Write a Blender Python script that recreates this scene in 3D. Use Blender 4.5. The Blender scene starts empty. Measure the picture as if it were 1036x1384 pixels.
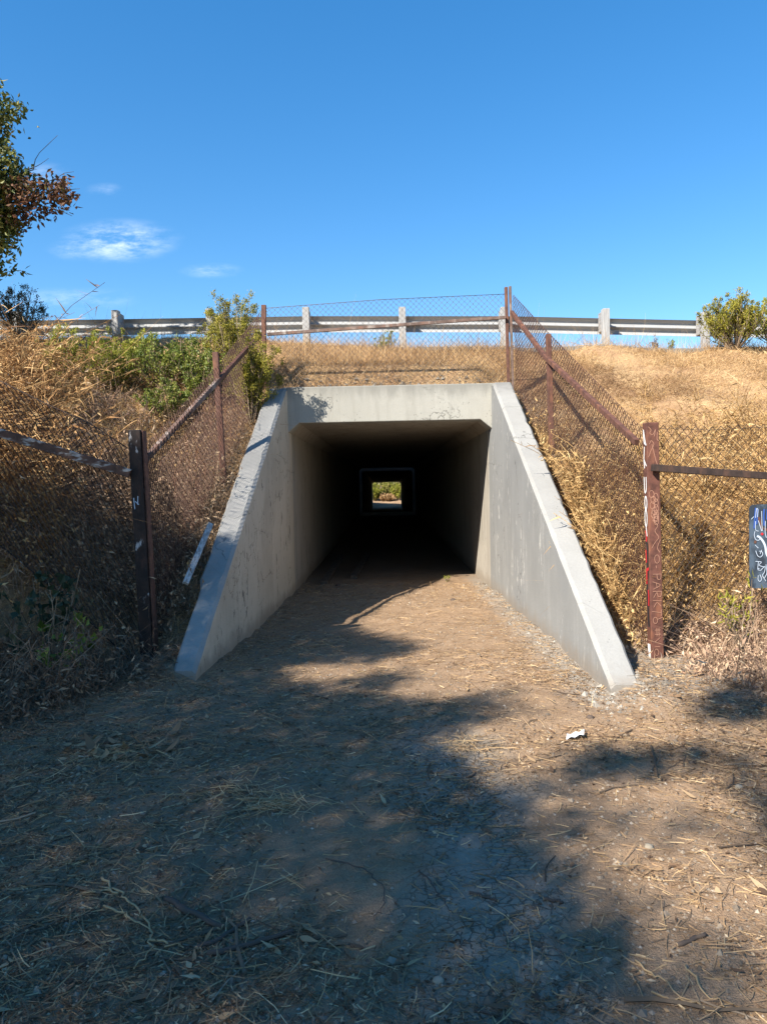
import bpy, math, random
import numpy as np
from math import sin, cos, pi, atan, radians
from mathutils import Matrix, Vector, Euler

S = bpy.context.scene
COL = S.collection
rng = np.random.default_rng(7)
random.seed(7)

# ------------------------------------------------------------------ camera
F = 1000.0                                   # focal length in photo pixels (1036 x 1384)
R = (Matrix.Rotation(atan(4 / F), 3, 'Z') @ Matrix.Rotation(pi / 2 - atan(36 / F), 3, 'X')
     @ Matrix.Rotation(radians(-1.2), 3, 'Z'))
CAM = Vector((0, 0, 1.6))
cd = bpy.data.cameras.new('camera')
cam = bpy.data.objects.new('camera', cd)
COL.objects.link(cam)
cam.location = CAM
cam.rotation_euler = R.to_euler()
cd.sensor_fit = 'VERTICAL'; cd.sensor_height = 24; cd.lens = 24 * F / 1384
cd.clip_start = 0.05; cd.clip_end = 2000
S.camera = cam


def ray(px, py):
    d = R @ Vector(((px - 518) / F, -(py - 692) / F, -1))
    return d / d.y


def at(px, py, D):
    return CAM + ray(px, py) * D


def gp(px, py, z=0.0):
    d = ray(px, py)
    return CAM + d * ((z - 1.6) / d.z)


# ------------------------------------------------------------------ light
SUN = Vector((-0.85, -0.895, 1.0)).normalized()           # towards the sun
EL = math.asin(SUN.z)
AZ = math.atan2(SUN.x, SUN.y)                              # clockwise from +Y
w = bpy.data.worlds.new('World'); S.world = w; w.use_nodes = True
nt = w.node_tree


class NT:
    """tiny node helper: call with a node type, inputs by name or index, attributes as keywords"""
    def __init__(s, tree): s.t = tree
    def __call__(s, typ, ins=None, out=0, **at_):
        n = s.t.nodes.new('ShaderNode' + typ)
        for k, v in at_.items(): setattr(n, k, v)
        for k, v in (ins or {}).items():
            i = n.inputs[k]
            if isinstance(v, bpy.types.NodeSocket): s.t.links.new(v, i)
            else: i.default_value = v
        return n.outputs[out] if out is not None else n
    def math(s, op, a, b=0.0, clamp=False):
        return s('Math', {0: a, 1: b}, operation=op, use_clamp=clamp)
    def mix(s, f, a, b, bt='MIX'):
        n = s.t.nodes.new('ShaderNodeMix'); n.data_type = 'RGBA'; n.blend_type = bt
        for k, v in ((0, f), (6, a), (7, b)):
            if isinstance(v, bpy.types.NodeSocket): s.t.links.new(v, n.inputs[k])
            else: n.inputs[k].default_value = v if k == 0 else (*v[:3], 1)
        return n.outputs[2]
    def ramp(s, f, stops, interp='LINEAR'):
        n = s.t.nodes.new('ShaderNodeValToRGB'); s.t.links.new(f, n.inputs[0])
        n.color_ramp.interpolation = interp
        e = n.color_ramp.elements
        while len(e) < len(stops): e.new(0.5)
        for x, (p, c) in zip(e, stops):
            x.position = p
            x.color = (c, c, c, 1) if isinstance(c, (int, float)) else (*c, 1)
        return n.outputs[0]
    def smooth(s, v, a, b, lo=0.0, hi=1.0):
        return s('MapRange', {0: v, 1: a, 2: b, 3: lo, 4: hi}, interpolation_type='SMOOTHSTEP')
    def noise(s, vec, scale, detail=4, rough=0.55, out=0):
        return s('TexNoise', {'Vector': vec, 'Scale': scale, 'Detail': detail, 'Roughness': rough}, out=out)


n = NT(nt); nt.nodes.clear()
sky = n('TexSky', sky_type='NISHITA', sun_disc=False, sun_elevation=EL, sun_rotation=AZ,
        altitude=100, air_density=1.0, dust_density=0.05, ozone_density=2.4)
skyg = n('Gamma', {'Color': sky, 'Gamma': 0.82})
skyc = n('HueSaturation', {'Hue': 0.502, 'Saturation': 1.49, 'Value': 1.2, 'Color': skyg})
tc = n('TexCoord', out=0)
sep = n('SeparateXYZ', {0: tc}, out=None)
dy = n.math('MAXIMUM', sep.outputs[1], 0.05)
u = n.math('DIVIDE', sep.outputs[0], dy); v = n.math('DIVIDE', sep.outputs[2], dy)
uv = n('CombineXYZ', {0: u, 1: v})
warp = n('Mapping', {'Vector': uv, 'Scale': (9, 26, 1), 'Rotation': (0, 0, 0.12)})
nz = n.noise(warp, 1.6, 9, 0.68)
cl = None
for px, py, rx, ry, amt in ((160, 326, 0.074, 0.027, 0.75), (105, 338, 0.04, 0.014, 0.25), (286, 366, 0.04, 0.010, 0.28), (142, 257, 0.025, 0.010, 0.18),
                            (95, 405, 0.09, 0.016, 0.25), (60, 235, 0.035, 0.015, 0.2), (205, 322, .04, .012, .2)):
    d = ray(px, py)
    a = n.math('DIVIDE', n.math('SUBTRACT', u, d.x), rx); b = n.math('DIVIDE', n.math('SUBTRACT', v, d.z), ry)
    e = n.math('SQRT', n.math('ADD', n.math('MULTIPLY', a, a), n.math('MULTIPLY', b, b)))
    m = n.smooth(e, 1.25, 0.0, 0.0, amt)
    cl = m if cl is None else n.math('MAXIMUM', cl, m)
front = n.math('GREATER_THAN', sep.outputs[1], 0.05)
wisp = n.math('MULTIPLY', n.math('MULTIPLY', n.smooth(nz, 0.38, 0.72), cl), front)
skyc = n.mix(wisp, skyc, (6.5, 7.0, 7.6))
bg = n('Background', {'Color': skyc, 'Strength': 0.096})
o = n('OutputWorld', out=None); nt.links.new(bg, o.inputs[0])

sl = bpy.data.lights.new('sun', 'SUN'); sl.energy = 5.0; sl.angle = radians(0.53); sl.color = (1.0, 0.93, 0.83)
so = bpy.data.objects.new('sun', sl); COL.objects.link(so)
so.rotation_euler = SUN.to_track_quat('Z', 'Y').to_euler(); so.location = (-20, -20, 25)
S.view_settings.view_transform = 'Standard'; S.view_settings.look = 'None'
S.view_settings.gamma = 1; S.view_settings.use_curve_mapping = False
S.view_settings.exposure = 1.34

# ------------------------------------------------------------------ helpers
_T = rng.random((256, 256))


def vn(x, y):
    xi = np.floor(x).astype(int); yi = np.floor(y).astype(int)
    fx = x - xi; fy = y - yi; fx = fx * fx * (3 - 2 * fx); fy = fy * fy * (3 - 2 * fy)
    g = lambda a, b: _T[a & 255, b & 255]
    return (g(xi, yi) * (1 - fx) + g(xi + 1, yi) * fx) * (1 - fy) + (g(xi, yi + 1) * (1 - fx) + g(xi + 1, yi + 1) * fx) * fy - .5


def fbm(x, y, sc, octv=4, seed=0):
    r = 0; a = 1.0
    for k in range(octv):
        r = r + a * vn(x * sc + seed * 17.3 + k * 31.7, y * sc + seed * 5.1 + k * 11.9); a *= .5; sc *= 2.03
    return r


def sst(x, a, b):
    t = np.clip((x - a) / (b - a), 0, 1); return t * t * (3 - 2 * t)


def tag(o, label=None, cat=None, group=None, kind=None):
    if label: o['label'] = label
    if cat: o['category'] = cat
    if group: o['group'] = group
    if kind: o['kind'] = kind
    return o


def empty(name, loc, label, cat, group=None):
    o = bpy.data.objects.new(name, None); COL.objects.link(o)
    o.location = Vector(loc); o.empty_display_size = .2
    return tag(o, label, cat, group)


def mesh(name, V, faces, mats, parent=None, rnd=None, smooth=False, mi=None, kind=None):
    """V (n,3) world coordinates; faces: list of (k,m) index arrays or of tuples"""
    V = np.asarray(V, dtype=np.float64).reshape(-1, 3)
    if parent is not None:
        off = np.array(parent.location, dtype=float) + (np.array(parent.parent.location, dtype=float) if parent.parent else 0)
        V = V - off
    me = bpy.data.meshes.new(name)
    arrs = []
    for f in faces:
        f = np.asarray(f)
        if f.ndim == 1: f = f[None]
        arrs.append(f)
    idx = np.concatenate([a.ravel() for a in arrs]); tot = np.concatenate([np.full(len(a), a.shape[1]) for a in arrs])
    st = np.concatenate([[0], np.cumsum(tot)[:-1]])
    me.vertices.add(len(V)); me.vertices.foreach_set('co', V.ravel().astype(np.float32))
    me.loops.add(len(idx)); me.loops.foreach_set('vertex_index', idx.astype(np.int32))
    me.polygons.add(len(tot)); me.polygons.foreach_set('loop_start', st.astype(np.int32)); me.polygons.foreach_set('loop_total', tot.astype(np.int32))
    if mi is not None: me.polygons.foreach_set('material_index', np.asarray(mi, dtype=np.int32))
    me.polygons.foreach_set('use_smooth', np.full(len(tot), smooth))
    if rnd is not None:
        at_ = me.attributes.new('rnd', 'FLOAT', 'POINT'); at_.data.foreach_set('value', np.asarray(rnd, dtype=np.float32))
    me.update(calc_edges=True); me.validate()
    for m in (mats if isinstance(mats, (list, tuple)) else [mats]): me.materials.append(m)
    o = bpy.data.objects.new(name, me); COL.objects.link(o)
    if parent is not None: o.parent = parent
    if kind: o['kind'] = kind
    return o


class MB:
    """collects shapes for one mesh"""
    def __init__(s): s.V = []; s.F = []; s.n = 0; s.mi = []; s.r = []
    def add(s, V, F, mi=0, r=0.5):
        V = np.asarray(V, float).reshape(-1, 3)
        for f in F:
            f = np.asarray(f)
            if f.ndim == 1: f = f[None]
            s.F.append(f + s.n); s.mi += [mi] * len(f)
        s.V.append(V); s.n += len(V)
        s.r.append(np.broadcast_to(np.asarray(r, float), (len(V),)))
        return s
    def build(s, name, mats, parent=None, smooth=False, kind=None, bevel=0):
        o = mesh(name, np.concatenate(s.V), s.F, mats, parent, np.concatenate(s.r), smooth, s.mi, kind)
        if bevel:
            b = o.modifiers.new('bevel', 'BEVEL'); b.width = bevel; b.segments = 2; b.limit_method = 'ANGLE'; b.angle_limit = radians(40)
        return o


BOXF = [np.array([[0, 3, 2, 1], [4, 5, 6, 7], [0, 1, 5, 4], [1, 2, 6, 5], [2, 3, 7, 6], [3, 0, 4, 7]])]


def box(x0, x1, y0, y1, z0, z1):
    return np.array([(x0, y0, z0), (x1, y0, z0), (x1, y1, z0), (x0, y1, z0), (x0, y0, z1), (x1, y0, z1), (x1, y1, z1), (x0, y1, z1)]), BOXF


def bar(a, b, wd, ht, up=(0, 0, 1)):
    a = Vector(a); b = Vector(b); d = (b - a).normalized(); up = Vector(up)
    s = d.cross(up).normalized(); t = s.cross(d)
    V = []
    for p in (a, b):
        for i, j in ((-1, -1), (1, -1), (1, 1), (-1, 1)): V.append(p + s * (i * wd / 2) + t * (j * ht / 2))
    return np.array(V), [np.array([[0, 1, 2, 3], [7, 6, 5, 4], [0, 4, 5, 1], [1, 5, 6, 2], [2, 6, 7, 3], [3, 7, 4, 0]])]


def tube(P, rad, k=5, cap=True):
    P = np.asarray(P, float); m = len(P); rad = np.broadcast_to(np.asarray(rad, float), (m,))
    T = np.gradient(P, axis=0); T /= np.linalg.norm(T, axis=1, keepdims=True) + 1e-9
    ref = np.array((0, 0, 1.)) if abs(T[:, 2]).mean() < .8 else np.array((0, 1., 0))
    A = np.cross(T, ref); A /= np.linalg.norm(A, axis=1, keepdims=True) + 1e-9; B = np.cross(A, T)
    th = np.arange(k) * 2 * pi / k
    V = P[:, None] + rad[:, None, None] * (A[:, None] * np.cos(th)[None, :, None] + B[:, None] * np.sin(th)[None, :, None])
    i = np.arange(m - 1)[:, None] * k; j = np.arange(k)[None]; j2 = (j + 1) % k
    Q = np.stack([i + j, i + j2, i + k + j2, i + k + j], -1).reshape(-1, 4)
    Fs = [Q]
    if cap: Fs += [np.arange(k)[::-1], np.arange(k) + (m - 1) * k]
    return V.reshape(-1, 3), Fs


def unit(v): return v / (np.linalg.norm(v, axis=-1, keepdims=True) + 1e-9)


def ribbons(P, D, L, W, bend, prof, side=None):
    """n ribbons, each a strip of quads along a bent centre line"""
    n_ = len(P); k = len(prof); t = np.linspace(0, 1, k)[None, :, None]
    L = np.broadcast_to(L, (n_,)); W = np.broadcast_to(W, (n_,))
    C = P[:, None] + D[:, None] * L[:, None, None] * t + bend[:, None] * t ** 2
    if side is None: side = rng.normal(size=(n_, 3))
    Sd = unit(np.cross(D, side))
    off = Sd[:, None] * (W[:, None, None] * np.asarray(prof)[None, :, None] / 2)
    V = np.stack([C - off, C + off], 2).reshape(-1, 3)
    b = (np.arange(n_) * 2 * k)[:, None] + (np.arange(k - 1) * 2)[None]
    Q = np.stack([b, b + 1, b + 3, b + 2], -1).reshape(-1, 4)
    return V, Q, 2 * k


def leaves(P, D, L, W, fold=.25):
    """folded diamond leaves, two triangles each"""
    n_ = len(P); L = np.broadcast_to(L, (n_,))[:, None]; W = np.broadcast_to(W, (n_,))[:, None]
    s = unit(np.cross(D, rng.normal(size=(n_, 3)))); nn = np.cross(s, D)
    m = P + D * L * .45
    V = np.stack([P, m + s * W / 2 + nn * W * fold, P + D * L, m - s * W / 2 + nn * W * fold], 1).reshape(-1, 3)
    b = (np.arange(n_) * 4)[:, None]
    return V, np.concatenate([b + [[0, 1, 2]], b + [[0, 2, 3]]])


def rdir(n_, up=0.0, spread=1.0):
    d = rng.normal(size=(n_, 3)) * spread; d[:, 2] += up
    return unit(d)


# ------------------------------------------------------------------ materials
def mat(name):
    m = bpy.data.materials.new(name); m.use_nodes = True; m.node_tree.nodes.clear()
    return m, NT(m.node_tree)


def finish(m, n, color, rough=0.85, bump=None, bs=0.4, bd=0.02, metal=0.0, spec=0.3, trans=0.0):
    p = n('BsdfPrincipled', {'Base Color': color if isinstance(color, bpy.types.NodeSocket) else (*color, 1), 'Roughness': rough, 'Metallic': metal, 'Specular IOR Level': spec}, out=None)
    if bump is not None:
        b = n('Bump', {'Strength': bs, 'Distance': bd, 'Height': bump}); m.node_tree.links.new(b, p.inputs['Normal'])
    sh = p.outputs[0]
    if trans:
        t = n('BsdfTranslucent', {'Color': color if isinstance(color, bpy.types.NodeSocket) else (*color, 1)})
        sh = n('MixShader', {0: trans, 1: sh, 2: t})
    o = n('OutputMaterial', out=None); m.node_tree.links.new(sh, o.inputs[0])
    return m


def rnd_mat(name, stops, rough=0.8, trans=0.0, spec=0.2):
    m, n = mat(name)
    a = n('Attribute', attribute_name='rnd', out=2)
    c = n.ramp(a, stops)
    return finish(m, n, c, rough, spec=spec, trans=trans)


def pos(n): return n('NewGeometry', out=0)


def mapv(n, vec, sc): return n('VectorMath', {0: vec, 1: sc}, operation='MULTIPLY')


def concrete(name, base, dark, pock=1.0, streak=.5, peel=0.0, peel_col=(.1, .1, .09), patch=None):
    m, n = mat(name); p = pos(n)
    c = n.mix(n.smooth(n.noise(p, 1.3, 5, .6), .32, .68), base, [x * .86 for x in base])
    fine = n.noise(p, 55, 3, .7)
    c = n.mix(n.math('MULTIPLY', n.smooth(fine, .35, .7), .35), c, [x * .72 for x in base])
    st = n.noise(mapv(n, p, (5, 5, .35)), 1.7, 6, .65)
    c = n.mix(n.math('MULTIPLY', n.smooth(st, .48, .75), streak), c, dark)
    if patch:
        pn = n.noise(mapv(n, p, (1.0, 1.0, .5)), 1.0, 2, .4)
        c = n.mix(n.math('MULTIPLY', n.smooth(pn, .5, .53), .55), c, patch)
    h = n.math('MULTIPLY', fine, .4)
    if pock:
        vo = n('TexVoronoi', {'Vector': p, 'Scale': 26.0, 'Randomness': 1.0})
        k = n.math('MULTIPLY', n.smooth(vo, .17, .08), n.smooth(n.noise(p, 3.1, 3), .5, .62))
        k = n.math('MULTIPLY', k, pock)
        c = n.mix(k, c, [x * .28 for x in base]); h = n.math('SUBTRACT', h, k)
    if peel:
        pe = n.noise(mapv(n, p, (1, 1, .40)), 13, 6, .72)
        msk = n.noise(mapv(n, p, (1.6, 1.6, .55)), 1.6, 3, .5)
        k = n.math('MULTIPLY', n.smooth(pe, .565, .60), n.smooth(msk, .45, .60))
        k = n.math('MULTIPLY', k, peel)
        c = n.mix(k, c, peel_col); h = n.math('SUBTRACT', h, n.math('MULTIPLY', k, .7))
    # broad soot-grey stains, hairline cracks and board marks
    bl = n.noise(mapv(n, p, (1, 1, .8)), .9, 7, .7)
    c = n.mix(n.math('MULTIPLY', n.smooth(bl, .5, .72), .45), c, [x * .66 for x in base])
    dv = n('VectorMath', {0: p, 1: n('VectorMath', {0: n.noise(p, 3, 5, out=1), 'Scale': .6}, operation='SCALE')}, operation='ADD')
    ck = n('TexVoronoi', {'Vector': dv, 'Scale': .8}, feature='DISTANCE_TO_EDGE')
    ckm = n.math('MULTIPLY', n.smooth(ck, .006, .001), n.smooth(n.noise(p, .8, 2), .5, .56))
    c = n.mix(n.math('MULTIPLY', ckm, .7), c, [x * .3 for x in base]); h = n.math('SUBTRACT', h, n.math('MULTIPLY', ckm, .6))
    yz = n('SeparateXYZ', {0: p}, out=None)
    bm = n.math('FRACT', n.math('MULTIPLY', n.math('ADD', yz.outputs[1], yz.outputs[0]), .82))
    bl2 = n.math('MULTIPLY', n.smooth(n.math('ABSOLUTE', n.math('SUBTRACT', bm, .5)), .006, .001), n.smooth(n.noise(p, 2, 3), .35, .6))
    c = n.mix(n.math('MULTIPLY', bl2, .4), c, dark); h = n.math('ADD', h, n.math('MULTIPLY', bl2, .3))
    # dark soil stain washed down from the top edge
    tz = n('SeparateXYZ', {0: p}, out=2)
    tz = n.math('ADD', tz, n.math('MULTIPLY', n.math('SUBTRACT', n.noise(mapv(n, p, (1, 1, .25)), 7, 6, .7), .5), .5))
    c = n.mix(n.math('MULTIPLY', n.smooth(tz, 2.80, 3.08), .75), c, [x * .5 for x in base])
    # splashed dirt low down
    z = n('SeparateXYZ', {0: p}, out=2)
    zz = n.math('ADD', z, n.math('MULTIPLY', n.noise(p, 6, 4), -.22))
    c = n.mix(n.smooth(zz, .12, -.08, 0, .6), c, (.19, .15, .11))
    return finish(m, n, c, .9, h, .5, .012, spec=.2)


M = {}
M['conc'] = concrete('concrete_pale', (.345, .335, .295), (.21, .20, .17), pock=1, streak=.5)
M['conc_cap'] = concrete('concrete_cap', (.285, .28, .262), (.20, .195, .18), pock=.5, streak=.15)
M['paint_right'] = concrete('grey_paint', (.222, .222, .213), (.31, .305, .29), pock=.2, streak=.55, peel=.75, peel_col=(.42, .41, .38), patch=(.188, .19, .187))
M['paint_left'] = concrete('tan_bounce_paint', (.52, .445, .335), (.38, .33, .255), pock=.3, streak=.5, peel=.9, peel_col=(.12, .11, .095), patch=(.55, .475, .36))  # tan paint; warm light bounced off the floor is also in the colour
M['lining'] = concrete('tunnel_concrete', (.36, .33, .28), (.18, .155, .125), pock=.3, streak=.8, peel=.5, peel_col=(.07, .06, .05))
M['ring'] = concrete('joint_concrete', (.5, .5, .5), (.4, .4, .4), pock=.2, streak=.2)


def rust(name, base, orange, paint=None, pamt=(.6, .64), pscale=(3, 3, 1.2), rough=.75):
    m, n = mat(name); p = pos(n)
    a = n.noise(p, 14, 6, .65); b = n.noise(mapv(n, p, (1, 1, .3)), 9, 5, .7)
    c = n.mix(n.smooth(a, .35, .7), base, [x * .5 for x in base])
    c = n.mix(n.math('MULTIPLY', n.smooth(b, .5, .68), .7), c, orange)
    if paint:
        k = n.smooth(n.noise(mapv(n, p, pscale), 2.6, 5, .6), *pamt)
        c = n.mix(k, c, paint)
    return finish(m, n, c, rough, a, .35, .004, spec=.35)


M['rust'] = rust('rusty_steel', (.115, .052, .036), (.20, .085, .045))
M['rust_grey'] = rust('rusty_grey_steel', (.15, .10, .08), (.19, .09, .055), (.26, .22, .19), (.52, .68))
M['rust_red'] = rust('red_oxide_steel', (.115, .046, .032), (.20, .08, .042))
M['rust_dark'] = rust('dark_rusty_steel', (.020, .012, .010), (.065, .028, .018), (.34, .33, .33), (.60, .66), (5, 5, 1.6))
M['rust_paint'] = rust('flaking_white_rail', (.09, .048, .035), (.16, .08, .045), (.34, .32, .30), (.50, .60), (2.2, 2.2, 7))
M['rail_dark'] = rust('dark_rail', (.040, .025, .020), (.08, .04, .025))
M['wire'] = rust('rusty_wire', (.085, .042, .030), (.14, .058, .032))
M['wire_dark'] = rust('dark_wire', (.05, .034, .027), (.08, .045, .03))
M['wire_grey'] = rust('dull_wire', (.10, .078, .064), (.11, .06, .04))

m, n = mat('galvanised_steel'); p = pos(n)
a = n.noise(mapv(n, p, (.25, 1, 1)), 22, 4, .6)
c = n.mix(n.smooth(a, .3, .7), (.31, .315, .315), (.28, .285, .285))
c = n.mix(n.math('MULTIPLY', n.smooth(n.noise(mapv(n, p, (.5, 1, .4)), 3, 5, .7), .58, .75), .2), c, (.22, .2, .18))
M['galv'] = finish(m, n, c, .75, a, .1, .002, metal=.0, spec=.3)
m, n = mat('weathered_post'); p = pos(n)
a = n.noise(mapv(n, p, (9, 9, .8)), 4, 6, .65)
c = n.mix(n.smooth(a, .3, .7), (.36, .36, .35), (.23, .225, .22))
M['gpost'] = finish(m, n, c, .85, a, .4, .005)
m, n = mat('block_wood'); p = pos(n)
a = n.noise(mapv(n, p, (6, 1, 9)), 5, 5, .65)
M['block'] = finish(m, n, n.mix(n.smooth(a, .3, .7), (.33, .32, .31), (.17, .165, .16)), .85, a, .4, .005)
m, n = mat('grey_timber'); p = pos(n)
a = n.noise(mapv(n, p, (30, 4, 12)), 2, 6, .7)
M['timber'] = finish(m, n, n.mix(n.smooth(a, .35, .65), (.46, .45, .43), (.19, .18, .17)), .9, a, .7, .008)
m, n = mat('dark_timber'); p = pos(n)
a = n.noise(mapv(n, p, (16, 3, 12)), 2, 6, .7)
M['timber_dark'] = finish(m, n, n.mix(n.smooth(a, .35, .65), (.11, .085, .065), (.05, .04, .03)), .95, a, .7, .008)
m, n = mat('bark'); p = pos(n)
a = n.noise(mapv(n, p, (7, 7, 2)), 3, 6, .7)
M['bark'] = finish(m, n, n.mix(n.smooth(a, .35, .65), (.12, .095, .07), (.045, .036, .028)), .95, a, .8, .03)
M['stick'] = finish(*mat('stick_bark'), (.085, .062, .048), .9)
M['stick_cut'] = finish(*mat('stick_wood'), (.36, .25, .15), .9)
M['pale_stalk'] = finish(*mat('pale_stalk'), (.40, .27, .14), .8)
M['paper'] = finish(*mat('white_paper'), (.78, .78, .78), .8)
M['stone'] = finish(*mat('pale_stone'), (.30, .25, .18), .9)
for k, c in dict(white=(.72, .71, .69), red=(.42, .02, .025), black=(.018, .017, .018), scratch=(.34, .18, .12), blue=(.03, .075, .26), brown=(.10, .05, .035), pale=(.40, .46, .54)).items():
    M['g_' + k] = finish(*mat('spray_' + k), c, .6)
m, n = mat('sign_paint'); p = pos(n)
a = n.noise(mapv(n, p, (1, 1, .5)), 9, 4, .6)
c = n.mix(n.smooth(a, .4, .6), (.022, .030, .042), (.06, .085, .115))
M['sign'] = finish(m, n, c, .45, spec=.4)

TAN = [(0, (.20, .125, .065)), (.3, (.36, .235, .115)), (.65, (.52, .37, .19)), (1, (.66, .52, .31))]
M['grass'] = rnd_mat('dry_grass', [(0, (.18, .105, .055)), (.3, (.34, .21, .10)), (.65, (.49, .32, .155)), (1, (.61, .44, .24))], .75, .25)
M['weed'] = rnd_mat('dead_weed', [(0, (.17, .09, .04)), (.35, (.36, .21, .085)), (.7, (.53, .35, .15)), (1, (.66, .49, .25))], .7, .25)
M['rust_weed'] = rnd_mat('rust_brown_weed', [(0, (.12, .06, .028)), (.35, (.29, .155, .065)), (.7, (.46, .28, .12)), (1, (.62, .43, .21))], .75, .2)
M['brush'] = rnd_mat('dead_brush', [(0, (.075, .05, .035)), (.4, (.16, .105, .07)), (.8, (.28, .19, .12)), (1, (.42, .31, .2))], .85, .1)
M['brush_pink'] = rnd_mat('dead_grass_brown', [(0, (.16, .095, .07)), (.4, (.30, .19, .13)), (.8, (.45, .31, .20)), (1, (.58, .44, .3))], .85, .15)
M['twig_grey'] = rnd_mat('grey_twigs', [(0, (.15, .125, .10)), (.5, (.28, .24, .19)), (1, (.42, .37, .30))], .9, .1)
M['litter'] = rnd_mat('leaf_litter', [(0, (.085, .052, .033)), (.3, (.20, .122, .068)), (.6, (.33, .215, .115)), (.85, (.42, .30, .175)), (1, (.48, .38, .26))], .75, .1)
M['straw'] = rnd_mat('straw', [(0, (.17, .11, .065)), (.4, (.31, .20, .11)), (.8, (.46, .32, .17)), (1, (.58, .43, .25))], .8, .1)
M['gravel'] = rnd_mat('gravel', [(0, (.10, .08, .06)), (.5, (.20, .16, .12)), (.9, (.28, .225, .165)), (1, (.38, .32, .25))], .95)
M['rubble'] = rnd_mat('cement_crumbs', [(0, (.11, .092, .072)), (.6, (.20, .178, .148)), (1, (.31, .29, .25))], .95)
M['coyote'] = rnd_mat('coyote_leaf', [(0, (.075, .08, .013)), (.35, (.19, .185, .026)), (.75, (.34, .30, .042)), (1, (.46, .38, .09))], .6, .3)
M['lime'] = rnd_mat('lime_leaf', [(0, (.09, .115, .014)), (.4, (.22, .24, .03)), (.8, (.36, .35, .05)), (1, (.46, .41, .11))], .6, .3)
M['green'] = rnd_mat('green_leaf', [(0, (.05, .08, .012)), (.4, (.14, .18, .028)), (.8, (.26, .28, .05)), (1, (.40, .36, .11))], .5, .3, .35)
M['oak'] = rnd_mat('oak_leaf', [(0, (.026, .042, .010)), (.4, (.075, .098, .020)), (.75, (.17, .18, .036)), (1, (.32, .27, .08))], .5, .25, .35)
M['russet'] = rnd_mat('russet_leaf', [(0, (.045, .04, .018)), (.35, (.10, .06, .03)), (.65, (.17, .085, .05)), (.9, (.20, .10, .06)), (1, (.17, .15, .05))], .6, .25)
M['darkleaf'] = rnd_mat('dark_leaf', [(0, (.012, .025, .016)), (.6, (.035, .055, .03)), (1, (.09, .09, .05))], .5, .2)
M['stems'] = rnd_mat('stem_bark', [(0, (.07, .05, .035)), (.6, (.17, .125, .085)), (1, (.30, .23, .16))], .9)
M['far_mix'] = rnd_mat('far_leaf', [(0, (.09, .11, .02)), (.5, (.24, .25, .05)), (.8, (.38, .34, .09)), (1, (.42, .34, .15))], .7, .3)
M['far_grey'] = rnd_mat('far_twig', [(0, (.16, .13, .09)), (.5, (.30, .26, .19)), (.85, (.40, .34, .25)), (1, (.5, .3, .2))], .8, .2)

# dirt
m, n = mat('dirt'); p = pos(n)
sx = n('SeparateXYZ', {0: p}, out=None); X, Y = sx.outputs[0], sx.outputs[1]
big = n.noise(p, .9, 5, .6); mid = n.noise(p, 5, 6, .65); fine = n.noise(p, 48, 4, .75); vf = n.noise(p, 160, 2, .7)
c = n.mix(n.smooth(big, .35, .65), (.29, .196, .12), (.34, .23, .142))
c = n.mix(n.math('MULTIPLY', n.smooth(mid, .42, .68), .6), c, (.22, .135, .074))
c = n.mix(n.math('MULTIPLY', n.smooth(fine, .5, .72), .65), c, (.41, .29, .18))
c = n.mix(n.math('MULTIPLY', n.smooth(vf, .52, .3), .6), c, (.10, .072, .05))
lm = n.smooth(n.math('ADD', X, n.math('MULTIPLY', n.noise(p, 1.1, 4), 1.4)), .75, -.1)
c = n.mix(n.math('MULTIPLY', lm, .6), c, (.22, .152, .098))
# cracked clay strip along the path
wob = n.math('MULTIPLY', n.math('SUBTRACT', n.noise(p, 1.7, 4), .5), .75)
cx = n.math('ABSOLUTE', n.math('ADD', n.math('SUBTRACT', X, .36), wob))
strip = n.math('MULTIPLY', n.smooth(cx, .42, .12), n.math('MULTIPLY', n.smooth(Y, 1.2, 2.6), n.smooth(Y, 5.4, 4.3)))
dist = n('VectorMath', {0: p, 1: n('VectorMath', {0: n.noise(p, 14, 3, out=1), 'Scale': .05}, operation='SCALE')}, operation='ADD')
vor = n('TexVoronoi', {'Vector': mapv(n, dist, (1, 1, 0)), 'Scale': 22.0}, feature='DISTANCE_TO_EDGE')
crack = n.math('MULTIPLY', n.smooth(vor, .055, .01), n.math('MULTIPLY', strip, n.smooth(n.noise(p, 4.5, 3), .38, .55)))
c = n.mix(n.math('MULTIPLY', strip, .95), c, n.mix(n.smooth(mid, .3, .7), (.32, .268, .205), (.255, .212, .16)))
c = n.mix(n.math('MULTIPLY', crack, .6), c, (.09, .07, .05))
# greyer dust by the right wall
gw = n.math('SUBTRACT', n.math('ADD', X, n.math('MULTIPLY', n.math('SUBTRACT', n.noise(p, 5, 4), .5), .5)), 1.22)
gwm = n.math('MULTIPLY', n.smooth(gw, 0, .26), n.math('MULTIPLY', n.smooth(Y, 4.9, 5.6), n.smooth(Y, 14, 12)))
c = n.mix(n.math('MULTIPLY', gwm, .75), c, n.mix(n.smooth(fine, .35, .65), (.31, .285, .245), (.20, .175, .145)))
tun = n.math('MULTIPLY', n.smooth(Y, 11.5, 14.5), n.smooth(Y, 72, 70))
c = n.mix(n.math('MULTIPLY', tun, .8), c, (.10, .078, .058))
hh = n.math('ADD', n.math('MULTIPLY', mid, 1.0), n.math('ADD', n.math('MULTIPLY', fine, .5), n.math('MULTIPLY', vf, .22)))
hh = n.math('SUBTRACT', hh, n.math('MULTIPLY', crack, .7))
M['dirt'] = finish(m, n, c, .95, hh, .9, .03, spec=.15)

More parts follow.
